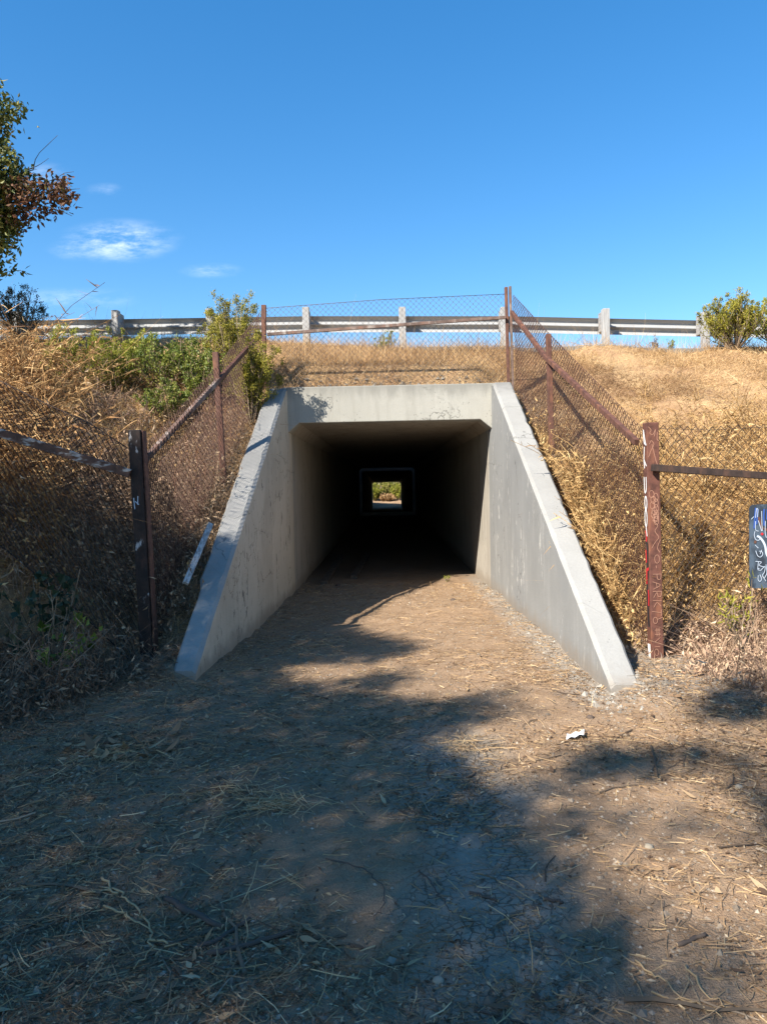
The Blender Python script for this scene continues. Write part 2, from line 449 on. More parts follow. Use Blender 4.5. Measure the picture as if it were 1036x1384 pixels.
m, n = mat('bank_soil'); p = pos(n)
a = n.noise(p, 2.2, 6, .65); b = n.noise(p, 30, 5, .75)
c = n.mix(n.smooth(a, .35, .65), (.30, .185, .10), (.40, .27, .14))
c = n.mix(n.math('MULTIPLY', n.smooth(b, .45, .7), .7), c, (.19, .115, .065))
zz = n.math('ADD', n('SeparateXYZ', {0: p}, out=2), n.math('MULTIPLY', a, .6))
c = n.mix(n.smooth(zz, 1.1, .3), c, n.mix(n.smooth(b, .4, .65), (.15, .105, .072), (.26, .185, .12)))
M['bank'] = finish(m, n, c, .95, n.math('ADD', a, n.math('MULTIPLY', b, .6)), .8, .04, spec=.1)
m, n = mat('asphalt'); p = pos(n)
M['asphalt'] = finish(m, n, n.mix(n.noise(p, 60, 3), (.04, .04, .042), (.075, .073, .07)), .9)

# ------------------------------------------------------------------ terrain
def Lw(y): return np.where(y < 10.85, -1.83 + .0396 * y, -1.40)       # left wall inner face
def Rw(y): return np.where(y < 10.85, 1.706 - .014 * y, 1.554)       # right wall inner face


def hg(x, y):
    z = .035 * fbm(x, y, .7, 4, 1) + .03 * fbm(x, y, 3.2, 4, 2)
    side = np.clip(np.abs(x + .1) - 1.7, 0, 4)
    z = z + .07 * side ** 1.2 * sst(y, 1, 4) * (1 - sst(y, 8, 11))
    z = z + .07 * sst(np.abs(x), 1.25, 1.6) * sst(y, 5.5, 7) * (1 - sst(y, 11, 13)) * (.5 + fbm(x, y, 2.2, 3, 4))
    z = z + .13 * np.exp(-((x + 1.86) / .22) ** 2 - ((y - 6.15) / .45) ** 2) + .09 * np.exp(-((x - 1.9) / .2) ** 2 - ((y - 5.6) / .5) ** 2)
    z = z - .55 * sst(y, 40, 69) + .16 * np.clip(y - 72, 0, 14)
    return z


def he(x, y):
    toe = 6.35 - .95 * np.clip(np.abs(x) - 2.5, 0, 3.2) + .8 * fbm(x, y, .9, 3, 21) * sst(np.abs(x), 2.4, 3.0)
    k = np.clip((y - toe) / (13.3 - toe), -.12, 1); k = np.where(k > 0, np.abs(k) ** .85, k)
    crest = 4.10 - .036 * np.clip(x, -14, 14)
    z = -.22 + (crest + .22) * k
    z = z + .30 * np.exp(-((y - 11.35) / .8) ** 2) * (1 - sst(np.abs(x), 1.45, 1.8))
    z = np.where((y > 10.9) & (np.abs(x) < 2.2), z + (1 - sst(np.abs(x), 1.6, 2.2)) * np.clip(3.06 - z, 0, 1) * (1 - sst(y, 11.6, 12.2)), z)
    wt = (np.abs(x) < 1.75) * (y > 10.9) * (1 - sst(y, 11.16, 11.7))
    z = z * (1 - wt) + (3.022 + .02 * fbm(x, y, 5, 2, 6)) * wt
    z = z - .025 * np.clip(y - 13.6, 0, 3)
    z = np.where(y > 69.5, np.minimum(z, 4.1 - (y - 69.5) * .8), z)
    amp = sst(y, toe, toe + 1) * (1 - (np.abs(x) < 1.9) * (y > 10.5) * (1 - sst(y, 11.3, 12)))
    amp = amp * (.35 + .65 * sst(np.abs(x), 1.9, 2.6) * 1.0 + .65 * (y > 12.5))
    return z + amp * (.10 * fbm(x, y, .8, 4, 3) + .05 * fbm(x, y, 4, 3, 5))


def grid(xs, ys, fn):
    Xg, Yg = np.meshgrid(xs, ys, indexing='ij')
    return Xg, Yg


def grid_faces(nx, ny):
    i = np.arange(nx - 1)[:, None] * ny + np.arange(ny - 1)[None]
    return np.stack([i, i + ny, i + ny + 1, i + 1], -1).reshape(-1, 4)


far = np.array([5, 6, 8, 11, 16, 25, 40, 70, 130, 300])
xs = np.concatenate([-far[::-1], np.arange(-4.4, 4.41, .06), far])
ys = np.concatenate([[-300, -120, -50, -25, -12, -6, -3, -1], np.arange(0, 14, .06), [15, 17, 20, 25, 32, 40, 46, 52, 58, 64, 69, 71, 73, 76, 80, 86, 95, 110, 150, 300]])
Xg, Yg = np.meshgrid(xs, ys, indexing='ij')
g_ob = mesh('ground', np.stack([Xg, Yg, hg(Xg, Yg)], -1), [grid_faces(len(xs), len(ys))], M['dirt'], smooth=True, kind='structure')

us = np.concatenate([np.arange(0, 6.5, .13), [7, 8, 9, 11, 14, 20, 30, 50, 90]])
yb = np.concatenate([np.arange(1.5, 15, .13), [15.6, 17, 20, 30, 39.40, 39.98, 45, 60, 69.5, 71, 73, 75.5, 77]])
mb = MB()
for sgn, wf in ((-1, Lw), (1, Rw)):
    U, Yg = np.meshgrid(us, yb, indexing='ij')
    Xg = wf(Yg) + sgn * (.135 + U)
    f = grid_faces(len(us), len(yb))
    if sgn < 0: f = f[:, ::-1]
    mb.add(np.stack([Xg, Yg, he(Xg, Yg)], -1), [f])
yt = yb[(yb > 11.02) & (yb < 70)]
yt = np.concatenate([[11.02], yt, [70.2]])
xt = np.linspace(0, 1, 26)
T_, Yg = np.meshgrid(xt, yt, indexing='ij')
Xg = (-1.535) + T_ * (1.689 + 1.535)
gf = grid_faces(len(xt), len(yt)); yc = Yg.ravel()[gf].mean(1); gf = gf[~((yc > 39.4) & (yc < 39.98))]
mb.add(np.stack([Xg, Yg, he(Xg, Yg)], -1), [gf])
mb.build('embankment', M['bank'], smooth=True, kind='structure')
for y0_, y1_ in ((19, 36), (43.5, 60)):
    V, f = box(-90, 90, y0_, y1_, 0, .06); V[:, 2] += 3.98 - .036 * np.clip(V[:, 0], -14, 14) * 1.0
    mesh('road', V, f, M['asphalt'], kind='structure')

# ------------------------------------------------------------------ the underpass
up = empty('underpass', (0.05, 10.9, 0), 'grey concrete box underpass with splayed sloping wing walls under the embankment', 'underpass')
ZC, ZT = 2.53, 3.04
# headwall with chamfered opening corners: a face polygon pushed back
hx0, hx1 = -1.40, 1.552
prof = [(-1.46, ZC - .18), (-1.24, ZC), (1.392, ZC), (1.612, ZC - .18), (1.612, ZT + .012), (-1.46, ZT + .012)]
V = [(x, 10.80, z) for x, z in prof] + [(x, 11.15, z) for x, z in prof]
k = 6
Fh = [np.array([0, 1, 2, 3, 4, 5]), np.array([11, 10, 9, 8, 7, 6])] + [np.array([(i + 1) % k, i, i + k, (i + 1) % k + k]) for i in range(k)]
MB().add(V, Fh).build('headwall', M['conc'], up, bevel=.012)


def wing(y0, y1, side, name):
    """wall piece between y0 (near) and y1, sloping top; inner face painted"""
    W = Rw if side > 0 else Lw
    ztop = lambda y: min(ZT, .10 + (y - 5.45) * .563) if side > 0 else min(ZT, .10 + (y - 6.0) * .62)
    N_ = 46
    ys_ = np.linspace(y0, y1, N_); rg = np.random.default_rng(int(y0 * 100) + (side > 0)); ring = []
    for i, y in enumerate(ys_):
        xi = float(W(np.array(y))); zt = ztop(y)
        th_ = float(np.interp(y, [5.4, 9, 11], [.22, .26, .27])) - (.03 if side < 0 and y < 7 else 0)
        c = .032 + rg.normal(0, .0025) + (rg.uniform(.006, .018) if rg.random() < .08 else 0)
        d = rg.normal(0, .0015); e = rg.normal(0, .003) - (rg.uniform(.005, .016) if rg.random() < .08 else 0)
        ring.append([(xi, y, -.4), (xi, y, zt - c), (xi + side * c, y, zt + d), (xi + side * (th_ + e - .02), y, zt + d), (xi + side * (th_ + e), y, zt + d - .02), (xi + side * th_, y, -.4)])
    V = np.array(ring).reshape(-1, 3); i = np.arange(N_ - 1)[:, None] * 6
    q = np.concatenate([np.concatenate([i + k_, i + 6 + k_, i + 6 + (k_ + 1) % 6, i + (k_ + 1) % 6], 1) for k_ in range(6)])
    caps = [np.arange(6), np.arange(6)[::-1] + (N_ - 1) * 6]
    if side > 0: q = q[:, ::-1]; caps = [c_[::-1] for c_ in caps]
    mb = MB(); mb.V.append(V); mb.n = len(V); mb.r.append(np.full(len(V), .5))
    mb.F.append(q); mb.mi += [1] * (N_ - 1) + [0] * (5 * (N_ - 1))
    for c_ in caps: mb.F.append(c_[None]); mb.mi.append(0)
    return mb.build(name, [M['conc_cap'], M['paint_right'] if side > 0 else M['paint_left']], up)


tag(wing(5.43, 9.90, 1, 'wing_wall'), 'grey painted right wing wall, its long sloping part')
wing(9.912, 11.15, 1, 'wing_wall')
tag(wing(6.02, 11.15, -1, 'wing_wall'), 'tan painted left wing wall with flaking paint, in shade')


def lining(y0, y1, inset, name, dz0, dz1, mats):
    x0, x1 = -1.40 + inset, 1.552 - inset
    def sec(z, g):
        t = ZC - inset
        return [(x0 - g, -.35 + z), (x0 - g, t - .13 + z + g * .4), (x0 + .16 - g * .4, t + z + g), (x1 - .16 + g * .4, t + z + g), (x1 + g, t - .13 + z + g * .4), (x1 + g, -.35 + z)]
    V = []
    for y, z in ((y0, dz0), (y1, dz1)):
        V += [(a, y, b) for a, b in sec(z, 0)] + [(a, y, b) for a, b in sec(z, .3)]
    f, mi = [], []
    for i in range(5):
        f += [[i, i + 1, i + 13, i + 12], [i + 7, i + 6, i + 18, i + 19], [i + 1, i, i + 6, i + 7], [i + 12, i + 13, i + 19, i + 18]]
        mi += [0, 0, 1, 1]
    mb = MB(); mb.V.append(np.array(V)); mb.n = len(V); mb.r.append(np.full(len(V), .5))
    for q, a in zip(f, mi): mb.F.append(np.array([q])); mb.mi.append(a)
    return mb.build(name, mats, up)


lining(11.153, 39.45, 0.0, 'tunnel_barrel', 0, 0, [M['lining'], M['lining']])
lining(39.93, 70.5, 0.13, 'tunnel_barrel', 0, -.5, [M['lining'], M['lining']])
# open slot between the two barrels: shaft walls up to the ground above
mb = MB()
for a in (box(-1.85, 2.0, 39.15, 39.449, ZC + .302, 3.75), box(-1.85, 2.0, 39.931, 40.2, ZC + .302, 3.75), box(-1.85, -1.402, 39.451, 39.929, -.4, 3.75), box(1.556, 2.0, 39.451, 39.929, -.4, 3.75)): mb.add(*a)
mb.build('slot_shaft', M['lining'], up)
# joint ring set proud of the second barrel
t = ZC - .02
mb = MB()
for a in (box(-1.40, -1.28, 39.78, 39.9, -.05, t), box(1.43, 1.55, 39.78, 39.9, -.05, t), box(-1.279, 1.429, 39.78, 39.9, t - .13, t), box(-1.279, 1.429, 39.78, 39.9, -.1, .16)):
    mb.add(*a)
mb.build('joint_ring', M['ring'], up)
# far wing walls
for s, xx in ((-1, -1.27), (1, 1.42)):
    V = [(xx, 70.51, -1.3), (xx, 75.5, -1.3), (xx, 75.5, -.4), (xx, 70.51, 2.6)]
    V = V + [(a + s * .3 + (s * .5 if b > 71 else 0), b, c) for a, b, c in V]
    V[1] = (V[1][0] + s * .5, *V[1][1:]); V[2] = (V[2][0] + s * .5, *V[2][1:])
    MB().add(V, [[0, 1, 2, 3], [7, 6, 5, 4], [0, 4, 5, 1], [1, 5, 6, 2], [2, 6, 7, 3], [3, 7, 4, 0]]).build('far_wing_wall', M['conc'], up)

# ------------------------------------------------------------------ guardrail
gz = lambda x: float(np.interp(x, [-14, -5, -1.46, 2.3, 4.26, 6.2, 8, 14], [5.12, 5.05, 5.03, 4.95, 4.88, 4.78, 4.70, 4.5]))
gr = empty('guardrail', (0, 14.4, 4.1), 'steel beam guardrail on short pale posts along the top of the embankment', 'guardrail')
W_ = [(0, 0), (.012, .012), (.075, .055), (.082, .085), (.075, .115), (.012, .145), (.006, .156), (.012, .167), (.075, .197), (.082, .227), (.075, .257), (.012, .300), (0, .312)]
px_ = [-8.9, -7.0, -5.1, -3.3, -1.46, .38, 2.32, 4.26, 6.16, 8.06]
for i, x in enumerate(px_):
    zt = gz(x); zb = float(he(np.array(x), np.array(14.3))) - .15
    po = MB().add(*box(x - .064, x + .064, 14.22, 14.37, zb, zt)).build('post', M['gpost'], gr, bevel=.008)
    MB().add(*box(x - .058, x + .058, 14.373, 14.575, zt - .40, zt - .03)).build('block', M['block'], po, bevel=.006)
edges = [-14, -8.95, -5.15, -1.51, 2.27, 6.11, 14]
for a, b in zip(edges[:-1], edges[1:]):
    mb = MB(); n_ = len(W_)
    b2 = b + .16
    o_ = .004 if edges.index(a) % 2 else 0
    V = []
    for x in (a, b2):
        zt = gz(x) - .095
        V += [(x, 14.58 + o_ + d_, zt - h_) for d_, h_ in W_]
    V += [(x_, y_ + .006, z_) for x_, y_, z_ in V]
    q = np.array([[j, j + 1, j + 1 + n_, j + n_] for j in range(n_ - 1)])
    mb.add(V, [q, q[:, ::-1] + 2 * n_, np.array([[0, n_, 3 * n_, 2 * n_], [n_ - 1, 3 * n_ - 1, 4 * n_ - 1, 2 * n_ - 1]])])
    mb.build('rail', M['galv'], gr)

kb = MB()
xk = np.linspace(.6, 7.4, 30)
zk = np.array([float(he(np.array(x), np.array(13.35))) for x in xk])
zk = np.convolve(np.pad(zk, 3, 'edge'), np.ones(7) / 7, 'valid')
V = []
for x, z in zip(xk, zk): V += [(x, 13.22, z - .1), (x, 13.22, z + .02), (x, 13.33, z + .03), (x, 13.33, z - .1)]
i = np.arange(29) * 4
kb.add(V, [np.concatenate([np.stack([i + a, i + 4 + a, i + 4 + b, i + b], -1) for a, b in ((0, 1), (1, 2), (2, 3))])])
kb.build('kerb', M['conc_cap'], kind='structure')

# ------------------------------------------------------------------ fences
def chain(name, parent, us_, top, bot, mat_, pitch=.036, r=.0019, wav=.012, seed=0):
    """diamond wire mesh; us_: list of (x,y) plan points; top/bot: heights at those points"""
    P = np.array(us_, float); seg = np.linalg.norm(np.diff(P, axis=0), axis=1); s = np.concatenate([[0], np.cumsum(seg)])
    top = np.array(top, float); bot = np.array(bot, float)
    L = s[-1]; nw = int(L / pitch); rg = np.random.default_rng(seed)
    Hm = float(np.mean(top - bot)); nk = int(round(Hm / pitch))
    VV, FF, nv = [], [], 0
    for i in range(nw):
        kk = np.arange(nk + 1)
        uu = (i + ((kk + i) % 2) + .06 * np.where((kk + i) % 2, 1, -1)) * pitch
        x = np.interp(uu, s, P[:, 0]); y = np.interp(uu, s, P[:, 1]); zt = np.interp(uu, s, top); zb = np.interp(uu, s, bot)
        fr = kk / nk; z = zb + (zt - zb) * fr
        bul = wav * np.sin(uu * 3.1 + seed) * np.sin(fr * 5 + uu * 1.3) + .0022 * np.where((kk + i) % 2, 1, -1)
        C = np.stack([x, y, z], -1) + rg.normal(0, .0016, (nk + 1, 3))
        dx = np.gradient(P, axis=0).mean(0); nn = np.array([-dx[1], dx[0], 0]); nn /= np.linalg.norm(nn)
        C = C + nn * bul[:, None]
        T = np.gradient(C, axis=0); T /= np.linalg.norm(T, axis=1, keepdims=True) + 1e-9
        A = np.cross(T, nn); A /= np.linalg.norm(A, axis=1, keepdims=True) + 1e-9
        ring = np.stack([C + nn * r, C - nn * r * .5 + A * r * .87, C - nn * r * .5 - A * r * .87], 1)
        a = np.arange(nk)[:, None] * 3; j = np.arange(3)[None]; j2 = (j + 1) % 3
        FF.append(np.stack([a + j, a + j2, a + 3 + j2, a + 3 + j], -1).reshape(-1, 4) + nv); VV.append(ring.reshape(-1, 3)); nv += (nk + 1) * 3
    return mesh(name, np.concatenate(VV), [np.concatenate(FF)], mat_, parent)


def wire(name, pts, r, mat_, parent, k=5):
    V, f = tube(pts, r, k); return mesh(name, V, f, mat_, parent, smooth=True)


def post(name, base, top, wx, wy, mat_, parent, bevel=.006):
    b = Vector(base); t = Vector(top)
    V, f = box(-wx / 2, wx / 2, -wy / 2, wy / 2, 0, 1)
    V = np.array([b.lerp(t, v[2]) + Vector((v[0], v[1], 0)) for v in V])
    return MB().add(V, f).build(name, mat_, parent, bevel=bevel)


# over the headwall
f1 = empty('chain_link_fence', (0, 11.1, 3.0), 'rusty chain-link fence with a slanting rail above the tunnel mouth', 'fence')
Z1L, Z1R = 4.32, 4.50
post('post', (-1.80, 11.12, 2.7), (-1.76, 11.12, Z1L), .07, .06, M['rust'], f1)
tp = post('post', (1.865, 11.1, 2.7), (1.84, 11.1, Z1R), .045, .055, M['rust'], f1)
post('post', (1.925, 11.1, 2.7), (1.90, 11.1, Z1R + .01), .035, .055, M['rust_grey'], f1)
MB().add(*bar(at(361, 452, 11.06), at(683, 429, 11.04), .035, .045)).build('rail', M['rust_grey'], f1, bevel=.004)
chain('wire_mesh', f1, [(-1.72, 11.1), (0, 11.1), (1.82, 11.1)], [4.27, 4.36, 4.40], [3.07, 3.12, 3.1], M['wire_grey'], seed=1, r=.0032, pitch=.042)
wire('top_wire', [(-1.72, 11.1, 4.27), (0, 11.1, 4.36), (1.82, 11.1, 4.40)], .004, M['wire_grey'], f1)

# down the right wing wall
f2 = empty('chain_link_fence', (2.1, 8.6, 1.5), 'red-brown chain-link fence running down the bank along the right wing wall', 'fence')
mp = post('post', (2.09, 9.3, 1.6), (2.06, 9.3, 3.44), .065, .06, M['rust'], f2)
rl = [Vector((1.91, 11.05, 4.12)), Vector((2.03, 9.36, 3.17)), Vector((2.2, 6.5, 1.93))]
MB().add(*bar(rl[0], rl[1], .045, .055)).build('rail', M['rust'], f2, bevel=.004)
MB().add(*bar(rl[1], rl[2], .045, .055)).build('rail', M['rust'], f2, bevel=.004)
chain('wire_mesh', f2, [(1.93, 11.0), (2.11, 9.25), (2.27, 6.5)], [4.36, 3.38, 2.03], [2.98, 1.80, .10], M['wire'], seed=2, r=.0037)
wire('top_wire', [(1.93, 11.0, 4.36), (2.11, 9.25, 3.38), (2.27, 6.5, 2.03)], .003, M['wire'], f2)

# big post and fence at the right
f3 = empty('chain_link_fence', (2.26, 6.35, 0), 'rusty chain-link fence with a thick graffiti-covered post beside the right wing wall tip', 'fence')
BX, BY = 2.30, 6.40
gpz = post('post', (BX + .02, BY, -.3), (BX - .015, BY, 2.09), .107, .10, M['rust_red'], f3)
ra, rb = at(880, 632, 6.30), at(1200, 655, 6.25)
MB().add(*bar(ra, rb, .05, .06)).build('rail', M['rail_dark'], f3, bevel=.005)
tops = [2.07, 2.05, 2.06, 2.04, 2.03]
xr = [2.36, 2.8, 3.2, 3.7, 4.5]
bots = [at(888, 886, 6.4).z, at(960, 858, 6.4).z, at(1030, 832, 6.4).z, .62, .75]
chain('wire_mesh', f3, [(x, 6.41) for x in xr], tops, bots, M['wire_dark'], seed=3, wav=.03, r=.0036)
wire('top_wire', [(x, 6.41, z - .03) for x, z in zip(xr, tops)], .002, M['wire_dark'], f3)
wire('bottom_wire', [(x, 6.40, z) for x, z in zip(xr, bots)], .0045, M['wire_dark'], f3)

# down the left wing wall
f4 = empty('chain_link_fence', (-2.0, 8.6, 1.5), 'brown chain-link fence half lost in dry brush along the left wing wall', 'fence')
post('post', (-1.93, 8.9, 1.3), (-2.0, 8.9, 3.23), .07, .06, M['rust'], f4)
a0, a1, a2 = at(192, 626, 6.62), at(295, 514, 8.86), at(352, 452, 10.9)
MB().add(*bar(a0, a1, .045, .055)).build('rail', M['rust_grey'], f4, bevel=.004)
MB().add(*bar(a1, a2, .045, .055)).build('rail', M['rust'], f4, bevel=.004)
chain('wire_mesh', f4, [(-2.12, 6.65), (-1.97, 8.9), (-1.80, 11.05)], [2.02, 3.1, 4.2], [.15, 1.66, 2.95], M['wire'], seed=4, r=.0034)

# big post and fence at the left
f5 = empty('chain_link_fence', (-2.17, 6.6, 0), 'sagging chain-link fence with a flaking white rail and a dark post at the left', 'fence')
post('post', (-2.155, 6.6, -.3), (-2.21, 6.6, 2.135), .11, .12, M['rust_dark'], f5)
post('lit_edge_strip', (-2.088, 6.61, -.25), (-2.143, 6.61, 2.13), .014, .10, M['rust'], f5, bevel=.002)  # paler rust strip painting in the lit right side of the dark post
r0, r1 = at(176, 640, 6.52), at(-90, 557, 6.4)
MB().add(*bar(r0, r1, .045, .075)).build('rail', M['rust_paint'], f5, bevel=.005)
pts = [(172, 606, 900), (120, 572, 850), (60, 545, 795), (0, 515, 745), (-70, 492, 700)]
xl = [float(at(p_[0], p_[1], 6.55).x) for p_ in pts]
tl = [float(at(p_[0], p_[1], 6.55).z) for p_ in pts]; bl = [float(at(p_[0], p_[2], 6.55).z) for p_ in pts]
chain('wire_mesh', f5, [(x, 6.58) for x in xl], tl, bl, M['wire_dark'], seed=5, wav=.05, r=.0048)
wire('top_wire', [(x, 6.58, z) for x, z in zip(xl, tl)], .0045, M['wire_dark'], f5)
wire('bottom_wire', [(x, 6.57, z) for x, z in zip(xl, bl)], .006, M['rust_dark'], f5)


# graffiti: thin ribbons of paint lying 2 mm proud of a vertical face
def strokes(name, lines, org, ax, ay, sx_, sy_, wd, mat_, parent, lift):
    mb = MB()
    ax = Vector(ax); ay = Vector(ay); nn = Vector(lift); org = Vector(org)
    for li, ln in enumerate(lines):
        P = np.array(ln, float)
        if len(P) > 2:                       # smooth the polyline a little
            t_ = np.linspace(0, len(P) - 1, (len(P) - 1) * 4 + 1); ii = np.arange(len(P))
            P = np.stack([np.interp(t_, ii, P[:, 0]), np.interp(t_, ii, P[:, 1])], -1)
            for _ in range(2): P[1:-1] = (P[:-2] + P[1:-1] * 2 + P[2:]) / 4
        P = P * (sx_, sy_)
        T = unit(np.gradient(P, axis=0)); Nn = np.stack([-T[:, 1], T[:, 0]], -1) * wd / 2
        V = []
        for a in (P - Nn, P + Nn):
            V += [org + ax * q[0] + ay * q[1] + nn * (1 + .06 * li) for q in a]
        m_ = len(P); i = np.arange(m_ - 1)
        mb.add(V, [np.stack([i, i + 1, i + 1 + m_, i + m_], -1)])
    return mb.build(name, mat_, parent, kind='stuff')


# right post: front face scratches (x 0..1 over the width, y in metres down from the top)
lean = (-.035 / 2.39)
fo = (BX - .015 - .0535, BY - .05, 2.09)
dn = Vector((.0146, 0, -1))
lines = []
circ = lambda cx_, cy_, rx_, ry_, a0_=0, a1_=2 * pi: [(cx_ + rx_ * cos(t), cy_ + ry_ * sin(t)) for t in np.linspace(a0_, a1_, 11)]
lines += [[(.15, .04), (.4, .07), (.2, .10), (.5, .12), (.75, .05), (.6, .13)], [(.2, .2), (.35, .16), (.6, .2), (.3, .26), (.1, .32)], [(.4, .2), (.7, .36), (.85, .40)], [(.85, .09), (.8, .16), (.95, .17)],
          circ(.7, .42, .1, .012)]
yy = .66
for q in range(6):
    lines.append(circ(.28 + .1 * (q % 2) + .06 * q * .5, yy, .2, .035)); lines.append(circ(.62, yy + .03, .18, .04)); yy += .052 if q < 3 else .03
lines += [[(.3, .9), (.8, .95), (.4, 1.0), (.85, 1.06), (.5, 1.1), (.2, 1.16)], [(.9, 1.08), (.6, 1.16), (.85, 1.2)], circ(.6, 1.26, .2, .04), [(.5, 1.32), (.55, 1.345)]]
# the stacked letters lower down: P A R K T O, read upwards along the post
lines += [[(.25, 1.40), (.9, 1.40)], [(.9, 1.40), (.85, 1.45), (.6, 1.45), (.55, 1.40)],
          [(.2, 1.47), (.95, 1.50), (.25, 1.54)], [(.5, 1.48), (.55, 1.53)],
          [(.2, 1.56), (.9, 1.56)], [(.9, 1.56), (.85, 1.61), (.6, 1.61), (.55, 1.56), (.25, 1.62)],
          [(.2, 1.645), (.9, 1.65)], [(.85, 1.70), (.5, 1.655), (.25, 1.71)],
          [(.1, 1.745), (.85, 1.76)], [(.85, 1.73), (.85, 1.79)], circ(.35, 1.83, .18, .03), [(.55, 1.82), (.95, 1.80)],
          [(.3, 1.92), (.75, 1.92)], [(.3, 1.96), (.75, 1.96)], [(.45, 1.9), (.45, 1.98)], [(.62, 1.9), (.62, 1.98)], [(.3, 2.03), (.7, 1.99)]]
strokes('scratched_writing', [[(a, b * .93) for a, b in ln] for ln in lines], fo, (1, 0, 0), dn, .107, 1, .0042, M['g_scratch'], gpz, (0, -.002, 0))
strokes('scratched_writing', [[(.3, 1.93), (.7, 1.93)], circ(.4, 1.98, .17, .03), [(.55, 2.12), (.6, 2.03), (.4, 2.07)], [(.6, 2.03), (.8, 2.07)]], fo, (1, 0, 0), dn, .107, 1, .004, M['g_scratch'], gpz, (0, -.0022, 0))
# left narrow face: white tag, red and black paint
so_ = (BX - .015 - .0535, BY + .045, 2.09)
strokes('white_tag', [[(.3, .06), (.35, .18), (.8, .2)], [(.35, .07), (.65, .16), (.95, .21)], [(.5, .22), (.25, .34), (.4, .42)], [(.3, .34), (.9, .40)], [(.2, .5), (.3, .66), (.8, .62), (.75, .5)], circ(.55, .74, .3, .06), circ(.5, .88, .3, .08), [(.5, .96), (.7, 1.05)]],
        so_, (0, -1, 0), dn, .09, .93, .015, M['g_white'], gpz, (-.003, 0, 0))
strokes('red_paint', [[(.3, 1.0), (.6, 1.06), (.4, 1.1)], [(.3, 1.18), (.35, 1.3)], [(.3, 1.37), (.95, 1.35)], [(.4, 1.36), (.35, 1.5)], [(.7, 1.55), (.8, 1.62), (.7, 1.7)]], so_, (0, -1, 0), dn, .09, .93, .026, M['g_red'], gpz, (-.004, 0, 0))
strokes('black_paint', [[(.3, 1.10), (.7, 1.13), (.6, 1.26), (.55, 1.4), (.3, 1.52), (.4, 1.7), (.6, 1.9)]], so_, (0, -1, 0), dn, .09, .93, .040, M['g_black'], gpz, (-.0025, 0, 0))
strokes('white_patch', [[(.5, 2.06), (.6, 2.2), (.7, 2.36)]], so_, (0, -1, 0), dn, .09, .93, .06, M['g_white'], gpz, (-.0025, 0, 0))
strokes('paint_marks', [[(.2, .60), (.25, .70)], [(.55, .585), (.5, .66)], [(.3, .63), (.6, .66)]], (-2.21 - .055, 6.6 - .06, 2.135), (1, 0, 0), (0.022, 0, -1), .11, 1, .008, M['g_pale'], f5, (0, -.003, 0))

# sign hung on the right-hand fence
s0 = at(1012, 738, 6.27)
sg = empty('painted_sign', (s0.x + .28, 6.27, s0.z - .36), 'dark blue-black sheet sign covered in graffiti hanging on the fence at the right edge', 'sign')
hw, hh_, rr = .29, .355, .04
oc = []
for cx_, cz_, a in ((hw - rr, hh_ - rr, 0), (-hw + rr, hh_ - rr, 90), (-hw + rr, -hh_ + rr, 180), (hw - rr, -hh_ + rr, 270)):
    for q in range(5):
        t = radians(a + q * 22.5); oc.append((cx_ + rr * cos(t), cz_ + rr * sin(t)))
scx, scz = s0.x + hw, s0.z
k = len(oc)
V = [(scx + a, 6.262, scz + b + .02 * a) for a, b in oc] + [(scx + a, 6.278, scz + b + .02 * a) for a, b in oc]
MB().add(V, [np.arange(k)[::-1], np.arange(k) + k] + [np.array([i, (i + 1) % k, (i + 1) % k + k, i + k]) for i in range(k)]).build('panel', M['sign'], sg)
# sign face units: photo pixels of a 399x1384 enlargement, origin at (120,90); 11.07 px per photo px -> metres
q = 6.27 / 1000 / 11.07
sgn = ((scx - hw), 6.26, scz + hh_)
P_ = lambda ln: [((x - 120) * 1.0, (y - 95)) for x, y in ln]
strokes('blue_paint', [P_(l) for l in ([(205, 150), (190, 300), (180, 460)], [(235, 170), (225, 300), (215, 400)], [(330, 170), (320, 280), (330, 420)], [(380, 170), (370, 330)], [(400, 400), (385, 480)], [(440, 180), (430, 400)], [(520, 200), (500, 380), (560, 420)])],
        sgn, (1, 0, 0), (0, 0, -1), q, q, .014, M['g_blue'], sg, (0, -.002, 0))
strokes('brown_paint', [P_(l) for l in ([(250, 290), (270, 380), (310, 480)], [(330, 460), (390, 500)], [(200, 640), (190, 680)], [(380, 660), (420, 690)])], sgn, (1, 0, 0), (0, 0, -1), q, q, .020, M['g_brown'], sg, (0, -.0025, 0))
strokes('red_paint', [P_([(285, 555), (310, 530)])], sgn, (1, 0, 0), (0, 0, -1), q, q, .02, M['g_red'], sg, (0, -.003, 0))
wl = [[(200, 300), (215, 150), (240, 170), (230, 290)], [(200, 350), (195, 490), (245, 500)], [(240, 340), (290, 500)], [(290, 200), (295, 420), (300, 500)], [(345, 350), (340, 540), (360, 600)], [(135, 320), (175, 280)],
      [(190, 500), (175, 560), (200, 630), (250, 640), (270, 600)], [(190, 705), (240, 755)], [(200, 790), (225, 870), (270, 895), (310, 850), (290, 800), (250, 800)], [(265, 840), (290, 780)],
      [(195, 950), (300, 960), (230, 1010), (330, 1040)], [(240, 950), (225, 1080), (265, 1085)], [(225, 1060), (255, 1060)], [(270, 1090), (345, 1010), (330, 1120), (290, 1160), (350, 1250)], [(235, 1160), (230, 1230), (260, 1260), (290, 1220), (260, 1150)],
      [(350, 1000), (370, 1130), (330, 1200)], [(390, 980), (380, 1100), (420, 1150)], [(450, 960), (460, 1100), (500, 1000), (510, 1120)], [(560, 980), (600, 1040), (560, 1110)], [(420, 700), (470, 800), (540, 720)]]
strokes('white_writing', [P_(l) for l in wl], sgn, (1, 0, 0), (0, 0, -1), q, q, .0046, M['g_pale'], sg, (0, -.0035, 0))
